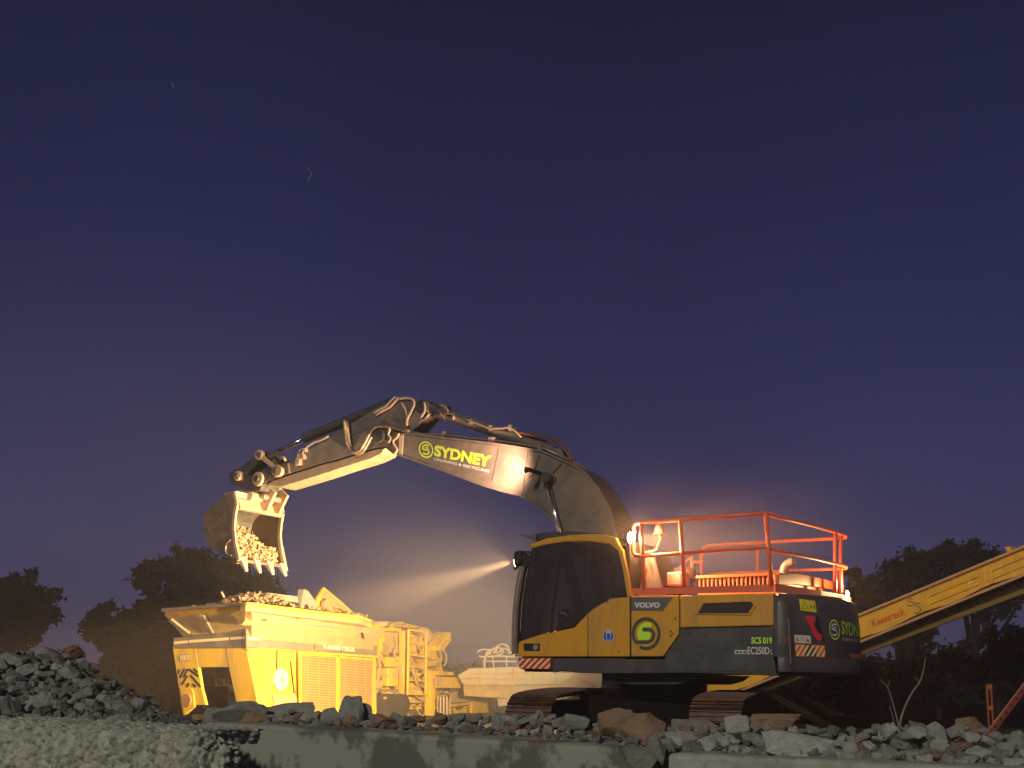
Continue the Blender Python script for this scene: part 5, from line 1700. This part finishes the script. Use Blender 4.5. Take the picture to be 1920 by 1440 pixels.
b = MB()
for pts, r in (([(895, 1224), (900, 1219), (912, 1218), (916, 1226), (908, 1232), (898, 1230)], .03), ([(908, 1252), (909, 1236), (914, 1222), (921, 1217)], .035), ([(918, 1228), (924, 1217), (936, 1214), (944, 1222), (936, 1228)], .03), ([(926, 1226), (932, 1212), (944, 1208), (954, 1214), (954, 1226)], .03),
               ([(934, 1224), (946, 1216), (958, 1224), (966, 1230)], .03), ([(914, 1232), (934, 1230), (966, 1232)], .03), ([(912, 1240), (968, 1240)], .025), ([(924, 1230), (926, 1252)], .025), ([(950, 1228), (950, 1252)], .025), ([(936, 1212), (930, 1222), (938, 1230)], .02)):
    b.tube(Q(pts, .4), r, 8, 3)
b.each('hose_loop', Mpale, pm_, smooth=True)
# ------------------------------------------------------------------ long yellow conveyor at right
w0, w1 = at(1300, 1290, 24.5), at(1920, 1065, 19.0)
CV = Frame((w0.x, w0.y, 0), math.atan2(w1.y - w0.y, w1.x - w0.x))
cvr = CV.root('conveyor', 'long yellow belt conveyor rising to the right behind the counterweight', 'conveyor')
def K(lst, y=0.): return [CV.Y(px, py, y) for px, py in lst]
tl = lambda x: 1153 - (x - 1613) * .4145
bl_ = lambda x: 1200 - (x - 1621) * .409
side = K([(1290, tl(1290)), (1613, tl(1613)), (1811, 1070), (2060, 1070 - 249 * .413), (2060, bl_(2060)), (1621, bl_(1621)), (1290, bl_(1290))])
sp_ = MB().prism(side, (0, .06, 0)).build('side_plate', Mcnv, cvr)
b = MB()
for f_, nm in ((lambda x: bl_(x) + 1, 0), (tl, 1)):
    p, q = K([(1290, f_(1290)), (2060, f_(2060))], -.03)
    b.bar(p, q, .045, .10, (0, 1, 0))
b.build('edge_flange', mat('flange_pinkish', (.5, .28, .16), .4, dirt_or_shade=DUST, dirt_or_shade_amt=.5), sp_)
b = MB()
for x0, x1 in ((1742, 1834), (1850, 1925), (1935, 2050)):
    for fr in (.32, .62):
        f_ = lambda x: tl(x) * (1 - fr) + bl_(x) * fr
        p, q = K([(x0, f_(x0)), (x1, f_(x1))], -.012)
        b.bar(p, q, .08, .03, (0, 1, 0))
b.each('pressed_rib', Mcnv, sp_, .01)
b = MB()
for x in (1733, 1841, 1858, 1930):
    p, q = K([(x - 3, tl(x) + 8), (x + 3, bl_(x) - 8)], -.02)
    b.bar(p, q, .05, .04, (0, 1, 0))
b.each('stiffener', Mcnv, sp_, .006)
MB().prism(K([(1890, tl(1890) - 1), (1896, tl(1896)), (1894, 1024), (1884, 1026)], .1), (0, .2, 0)).build('head_bracket', Mcnv, cvr)
MB().prism(K([(1816, 1091), (1822, 1089), (1822, 1093.5), (1816, 1095)], -.004), (0, -.004, 0)).build('sticker', Mwst, sp_)
b = MB()
lo = lambda x: 1221 - (x - 1623) * .378
p, q = K([(1290, lo(1290)), (2060, lo(2060))], .3)
b.bar(p, q, .09, .08, (0, 1, 0))
p, q = K([(1290, lo(1290)), (2060, lo(2060))], 1.0)
b.bar(p, q, .09, .08, (0, 1, 0))
b.each('lower_chord', mat('chord_olive', (.14, .10, .025), .5), cvr)
MB().prism(K([(1300, bl_(1300) + 2), (2060, bl_(2060) + 2), (2060, lo(2060)), (1300, lo(1300))], .36), (0, .03, 0)).build('under_tray', Mblk, cvr)
b = MB()
for x in range(1330, 2050, 62):
    p, = K([(x, bl_(x))], .3); q, = K([(x + 30, lo(x + 30))], .3)
    b.bar(p, q, .04, .04, (0, 1, 0))
b.each('lattice', Mdkr, cvr)
b = MB()
for x in range(1640, 2050, 46):
    p, = K([(x, bl_(x) + 5)], .25)
    b.cyl(p, p + V((0, .7, 0)), .05, 10)
b.each('return_roller', Mdkr, cvr)
b = MB()
b.tube(K([(x, bl_(x) - 4 + 2.5 * sin(x * .05)) for x in range(1300, 2060, 20)], -.04), .012, 5)
b.build('cable', Mblk, cvr)
q = K([(1290, tl(1290) + 8), (2060, tl(2060) + 8), (2060, tl(2060) + 30), (1290, tl(1290) + 30)], .1)
MB().prism([v for v in q], (0, .9, 0)).build('belt', Mblk, cvr)
MB().prism(K([(1290, tl(1290) + 2), (2060, tl(2060) + 2), (2060, bl_(2060)), (1290, bl_(1290))], 1.05), (0, .05, 0)).build('side_plate', Mcnv, cvr)
tp_, = K([(2020, lo(2020))], .3)
b = MB()
for y0 in (.1, 1.0):
    b.bar((tp_.x, y0, tp_.z), (tp_.x + .5, y0, -.3), .09, .09, (0, 1, 0))
b.each('support_leg', Mdkr, cvr)
text('Keestrack', quad(*K([(1634, 1163), (1696, 1139), (1698, 1152), (1637, 1176)]), (0, -1, 0)), Mrlet, 'lettering', sp_, .02, .008)
fnk = quad(*K([(1700, 1121), (1728, 1121), (1728, 1151), (1700, 1151)]), (0, -1, 0))
b = MB().add(*stroke(smooth2([(.42, .95), (.2, .98), (.15, .8), (.45, .72), (.5, .58), (.3, .5), (.05, .55)]), .05, fnk, .006))
b.add(*stroke(smooth2([(.95, .6), (.7, .68), (.62, .5), (.85, .42), (.95, .25), (.8, .08), (.5, .05)]), .05, fnk, .006))
b.build('painted_scrawl', Mdlet, sp_)
# ------------------------------------------------------------------ small site things at right
Mors2 = mat('orange_paint', (.28, .07, .02), .5, dirt_or_shade=(.3, .1, .05), dirt_or_shade_amt=.6, dscale=12)
o = bpy.data.objects.new('marker_post', None); COL.objects.link(o)
pb = at(1858, 1378, 9.6); o.location = pb
tag(o, 'thin orange slotted marker post standing behind the stones at far right', 'post')
def rel(lst, Y, base): return [at(px, py, Y) - base for px, py in lst]
b = MB()
for a_, c_ in (((1850, 1284), (1855, 1375)), ((1858, 1284), (1863, 1375)), ((1850, 1284), (1858, 1284)), ((1852, 1330), (1860, 1330)), ((1851, 1293), (1859, 1293))):
    b.bar(*rel([a_, c_], 9.6, pb), .010, .02, (0, 1, 0))
b.build('post_frame', Mors2, o)
b = MB()
for q in ((1854.5, 1288), (1856.5, 1328)):
    p, = rel([q], 9.6, pb)
    b.cyl(p + V((0, -.02, 0)), p + V((0, .02, 0)), .02, 12)
b.each('post_bolt', mat('bolt_orange', (.4, .14, .04), .5), o)
b = MB()
p, q = at(1846, 1388, 9.3), at(1925, 1283, 9.3)
b.bar(p, q, .055, .03, (0, 1, 0))
o = b.build('perforated_bar', mat('faded_red_paint', (.22, .045, .025), .5, dirt_or_shade=(.15, .05, .03), dirt_or_shade_amt=.7, dscale=10), None, .005)
tag(o, 'red perforated steel bar leaning up to the right edge', 'steel bar')
b = MB()
for k in range(7):
    c = p.lerp(q, .12 + .125 * k) + V((0, -.016, 0))
    b.cyl(c, c + V((0, -.002, 0)), .011, 10)
b.each('bar_hole', Mblk, o)
def beam(a_, c_, Ya, Yc, w, h_, m, label, name='steel_beam'):
    o = MB().bar(at(*a_, Ya), at(*c_, Yc), w, h_).build(name, m, None, .004)
    tag(o, label, 'steel beam')
Mrust = mat('rusty_steel', (.012, .007, .006), .95, dirt_or_shade=(.006, .005, .005), dirt_or_shade_amt=.8, dscale=9, spec=.05)
beam((1440, 1298), (1560, 1366), 13.5, 10.5, .08, .05, Mrust, 'rusty beam sloping down to the right below the counterweight')
beam((1470, 1290), (1592, 1352), 14.5, 11.5, .07, .05, Mrust, 'dark beam parallel to and behind the rusty sloping beam')
beam((1550, 1352), (1790, 1362), 11.2, 10.6, .1, .12, Mrust, 'long low rusty beam lying behind the stones at right')
# bare sapling
sp0 = at(1686, 1368, 9.4)
sap = bpy.data.objects.new('sapling', None); COL.objects.link(sap); sap.location = sp0
tag(sap, 'bare leafless sapling with two forked stems at right', 'sapling')
Mtwg = mat('twig', (.20, .15, .12), .8)
b = MB().tube(rel([(1686, 1368), (1690, 1345), (1700, 1318), (1712, 1296), (1724, 1280), (1730, 1262), (1736, 1232)], 9.4, sp0), .011, 6, 3, .004)
b.build('stem', Mtwg, sap)
b = MB().tube(rel([(1685, 1362), (1680, 1340), (1672, 1312), (1664, 1288), (1650, 1274)], 9.4, sp0), .008, 6, 3, .003)
b.build('stem', Mtwg, sap)
b = MB().tube(rel([(1678, 1360), (1673, 1340), (1668, 1325)], 9.4, sp0), .004, 5).tube(rel([(1664, 1288), (1668, 1276)], 9.4, sp0), .004, 5).tube(rel([(1724, 1280), (1716, 1270)], 9.4, sp0), .004, 5)
b.build('twig', Mtwg, sap)
# ------------------------------------------------------------------ trees
def leafmat(name, c1, c2):
    return mat(name, c1, .8, dirt_or_shade=c2, dirt_or_shade_amt=1, dscale=1.2, spec=.2, lo=.35, hi=.65)
LM = leafmat('foliage_olive', (.030, .023, .016), (.013, .011, .008))
LM2 = leafmat('foliage_dark', (.009, .009, .007), (.005, .005, .004))
Mbark = mat('bark', (.018, .014, .011), .95, spec=.1)
def make_tree(px, pyb, pyt, Y, wpx, label, lm, seed, blobs, n=5200, ls=.15, group=None, zbase=0., name='tree', cat='tree'):
    rnd = random.Random(seed)
    base = at(px, pyb, Y); base.z = zbase
    root = bpy.data.objects.new(name, None); COL.objects.link(root); root.location = base
    tag(root, label, cat, group)
    top = at(px, pyt, Y).z - zbase
    sc = Y / FPX
    bl3 = []
    for (bx_, by_, br) in blobs:
        c = at(bx_, by_, Y) - base
        bl3.append((V((c.x, rnd.uniform(-.5, .5) * br * sc * 1.2, c.z)), br * sc))
    tb = MB()
    tw = top * .028 + .03
    tb.tube([V((0, 0, -.2)), V((.05, 0, top * .2)), V((-.05, .05, top * .42))], tw * 1.2, 8, 2, tw * .8)
    for c, r in bl3:
        st_ = V((-.03, .03, top * rnd.uniform(.22, .4)))
        mid_ = st_.lerp(c, .5) + V((0, 0, -.15))
        tb.tube([st_, mid_, c + V((0, 0, r * .4))], tw * .5, 6, 3, .015)
        for _ in range(3):
            e = c + V((rnd.uniform(-1, 1), rnd.uniform(-1, 1), rnd.uniform(0, 1))).normalized() * r * .95
            tb.tube([c, c.lerp(e, .5) + V((0, 0, .05)), e], .02, 5, 2, .006)
    tb.build('trunk', Mbark, root)
    b = MB()
    tot = sum(r * r for _, r in bl3)
    vs, fs = [], []
    for c, r in bl3:
        k = int(n * r * r / tot)
        sub = []
        for _ in range(max(5, int(26 * r))):
            d = V((rnd.gauss(0, 1), rnd.gauss(0, 1), rnd.gauss(0, .8))).normalized()
            sub.append((c + d * r * rnd.uniform(.35, .92), r * rnd.uniform(.16, .38)))
        for _ in range(k):
            cc, rr = rnd.choice(sub)
            d = V((rnd.gauss(0, 1), rnd.gauss(0, 1), rnd.gauss(0, 1)))
            p = cc + d * rr * .55
            a = V((rnd.gauss(0, 1), rnd.gauss(0, 1), rnd.gauss(0, 1))).normalized()
            q = a.orthogonal().normalized()
            l_, w_ = ls * rnd.uniform(.5, 1.3), ls * rnd.uniform(.25, .5)
            i0 = len(vs)
            vs += [p - a * l_, p + q * w_, p + a * l_, p - q * w_]
            fs.append((i0, i0 + 1, i0 + 2, i0 + 3))
    b.v, b.f = vs, fs
    me = bpy.data.meshes.new('crown')
    me.from_pydata([tuple(v) for v in vs], [], fs)
    me.materials.append(lm)
    cr_ = bpy.data.objects.new('crown', me); COL.objects.link(cr_); cr_.parent = root
    return root
make_tree(30, 1240, 1062, 34, 150, 'dark round tree cut by the left edge behind the rubble heap', LM2, 1, [(20, 1120, 46), (60, 1140, 44), (-20, 1150, 60), (70, 1180, 34), (30, 1190, 50), (40, 1095, 30)], 7000, .16)
make_tree(375, 1330, 1015, 38, 200, 'largest tree rising behind the crusher hopper under the bucket', LM, 2, [(350, 1060, 48), (400, 1075, 52), (310, 1090, 46), (440, 1090, 46), (480, 1110, 44), (360, 1120, 60), (520, 1125, 34), (300, 1140, 40), (420, 1130, 50), (340, 1048, 30)], 11000, .17)
make_tree(245, 1330, 1105, 32, 200, 'bushy dark tree between the rubble heap and the crusher', LM, 3, [(200, 1160, 34), (240, 1170, 40), (190, 1190, 34), (290, 1190, 44), (250, 1220, 46), (310, 1240, 44), (225, 1245, 34), (275, 1160, 34), (165, 1185, 16)], 9000, .14)
make_tree(300, 1350, 1230, 27, 200, 'low brown shrub left of the crusher end leg', LM, 4, [(250, 1290, 26), (300, 1285, 36), (330, 1300, 30), (275, 1315, 30), (310, 1330, 34), (225, 1300, 18)], 4500, .11, name='shrub', cat='shrub')
make_tree(1690, 1330, 1045, 42, 200, 'dark tree with a ragged top behind the conveyor', LM2, 5, [(1680, 1090, 40), (1720, 1070, 44), (1760, 1050, 40), (1660, 1120, 40), (1720, 1120, 54), (1790, 1090, 46), (1700, 1170, 50), (1775, 1035, 22), (1675, 1060, 20)], 9000, .18, group='trees behind the conveyor')
make_tree(1830, 1330, 1010, 44, 200, 'tallest dark tree peaking left of the conveyor head', LM2, 6, [(1790, 1028, 22), (1800, 1060, 40), (1840, 1050, 38), (1880, 1065, 36), (1830, 1100, 50), (1825, 1024, 16), (1870, 1120, 50), (1930, 1080, 44), (1960, 1050, 40)], 9000, .18, group='trees behind the conveyor')
make_tree(1615, 1330, 1060, 38, 120, 'thin hazy tree beside the tail lamp of the excavator', LM, 7, [(1612, 1080, 20), (1600, 1110, 26), (1640, 1110, 26), (1620, 1140, 30), (1590, 1070, 12)], 3000, .14)
for i, (px, w_, t_, Y, lb) in enumerate(((1540, 60, 1200, 26, 'dark shrub right behind the counterweight'), (1650, 70, 1215, 25, 'dark shrub below the lower end of the conveyor plate'), (1760, 75, 1190, 24, 'dark shrub behind the bare sapling'), (1870, 80, 1160, 23, 'tall dark shrub at the right edge below the conveyor'), (1440, 50, 1240, 27, 'dark shrub seen through the gap behind the right track'), (1960, 70, 1170, 23, 'dark shrub cut by the right edge'))):
    bl4 = []
    rn = random.Random(i)
    for k in range(9):
        r = rn.uniform(26, 44)
        bl4.append((px + rn.uniform(-w_, w_), t_ + r + rn.uniform(0, 1) * (1350 - t_ - 2 * r), r))
    make_tree(px, 1345, t_, Y, w_, lb, LM2 if i % 2 else LM, 40 + i, bl4, 4500, .12, name='shrub', cat='shrub')
# far low tree line closing the horizon
random.seed(9)
vs, fs = [], []
for k in range(26000):
    x = random.uniform(-70, 70)
    hh = 1.6 + 1.3 * noise.noise(V((x * .11, 4, 0))) + .5 * noise.noise(V((x * .5, 1, 0)))
    p = V((x, 58 + random.uniform(-2, 2), random.uniform(0, 1) ** .8 * max(.5, hh)))
    a = V((random.gauss(0, 1), random.gauss(0, 1), random.gauss(0, 1))).normalized(); q = a.orthogonal().normalized()
    s_ = random.uniform(.15, .35)
    i0 = len(vs); vs += [p - a * s_, p + q * s_ * .5, p + a * s_, p - q * s_ * .5]; fs.append((i0, i0 + 1, i0 + 2, i0 + 3))
me = bpy.data.meshes.new('far_bushes'); me.from_pydata([tuple(v) for v in vs], [], fs); me.materials.append(LM2)
o = bpy.data.objects.new('undergrowth', me); COL.objects.link(o)
tag(o, 'far dark belt of undergrowth along the horizon', 'undergrowth', kind='stuff')
# two faint star smears
Mstar = mat('star_light', (0, 0, 0), 1, emit=(.6, .75, 1), estr=.10)
def star(pts, label, r):
    o = MB().tube([at(px, py, 1500) for px, py in pts], r, 5).build('star', Mstar)
    tag(o, label, 'star')
star([(322, 156), (325, 160), (324, 164)], 'tiny bright star high in the upper left of the sky', .7)
star([(576, 313), (583, 322), (585, 327), (579, 334), (576, 342)], 'faint curved bluish star smear above the excavator boom', .45)
# ------------------------------------------------------------------ night haze
hz = MB().box((-150, -50, -2), (150, 230, 9.5)).build('haze', bpy.data.materials.new('haze_air'))
hm_ = hz.data.materials[0]
hm_.use_nodes = True
t = hm_.node_tree
t.nodes.clear()
oo = N(t, 'ShaderNodeOutputMaterial')
pv = N(t, 'ShaderNodeVolumePrincipled')
pv.inputs['Color'].default_value = (.92, .86, .9, 1)
pv.inputs['Density'].default_value = .003
pv.inputs['Anisotropy'].default_value = .35
t.links.new(pv.outputs[0], oo.inputs['Volume'])
tag(hz, 'thin dusty night air', None, kind='stuff')
def dust(name, c, rad, rz, dens, col, label, scale):
    bm = bmesh.new()
    bmesh.ops.create_icosphere(bm, subdivisions=4, radius=1)
    me = bpy.data.meshes.new(name); bm.to_mesh(me); bm.free()
    o = bpy.data.objects.new(name, me); COL.objects.link(o)
    o.location = c; o.scale = rad; o.rotation_euler = (0, 0, rz)
    m = bpy.data.materials.new(name); m.use_nodes = True
    t = m.node_tree; t.nodes.clear()
    oo = N(t, 'ShaderNodeOutputMaterial')
    pv = N(t, 'ShaderNodeVolumePrincipled')
    pv.inputs['Color'].default_value = (*col, 1)
    pv.inputs['Anisotropy'].default_value = .3
    tcn = N(t, 'ShaderNodeTexCoord')
    ln = N(t, 'ShaderNodeVectorMath', operation='LENGTH')
    t.links.new(tcn.outputs['Object'], ln.inputs[0])
    fo = N(t, 'ShaderNodeMapRange', interpolation_type='SMOOTHSTEP')
    fo.inputs['From Min'].default_value, fo.inputs['From Max'].default_value = 1.0, .15
    t.links.new(ln.outputs['Value'], fo.inputs['Value'])
    nn = N(t, 'ShaderNodeTexNoise')
    nn.inputs['Scale'].default_value = scale
    nn.inputs['Detail'].default_value = 3
    t.links.new(tcn.outputs['Object'], nn.inputs['Vector'])
    mr_ = N(t, 'ShaderNodeMapRange')
    mr_.inputs['From Min'].default_value, mr_.inputs['From Max'].default_value = .36, .66
    mr_.inputs['To Min'].default_value, mr_.inputs['To Max'].default_value = dens * .25, dens * 1.6
    t.links.new(nn.outputs['Fac'], mr_.inputs['Value'])
    mu = N(t, 'ShaderNodeMath', operation='MULTIPLY')
    t.links.new(fo.outputs[0], mu.inputs[0]); t.links.new(mr_.outputs[0], mu.inputs[1])
    t.links.new(mu.outputs[0], pv.inputs['Density'])
    t.links.new(pv.outputs[0], oo.inputs['Volume'])
    me.materials.append(m)
    return tag(o, label, 'dust', kind='stuff')
dust('dust_or_halo_cloud', at(800, 1160, 24.5), (7.0, 5.0, 3.4), radians(-20), .038, (.95, .85, .82), 'drifting lit dust hanging between the crusher and the cab', 1.8)
dust('dust_or_halo_cloud', EX.o + EX.x * -1.2 + EX.y * 1.0 + V((0, 0, 2.95)), (2.6, 2.0, 1.5), EX.ang, .038, (.95, .8, .78), 'added dust volume giving the soft glow round the rear lamps of the excavator', 2.0)  # cloud added so the rear lamps get a halo
SC.cycles.volume_step_rate = 3
SC.cycles.volume_max_steps = 64
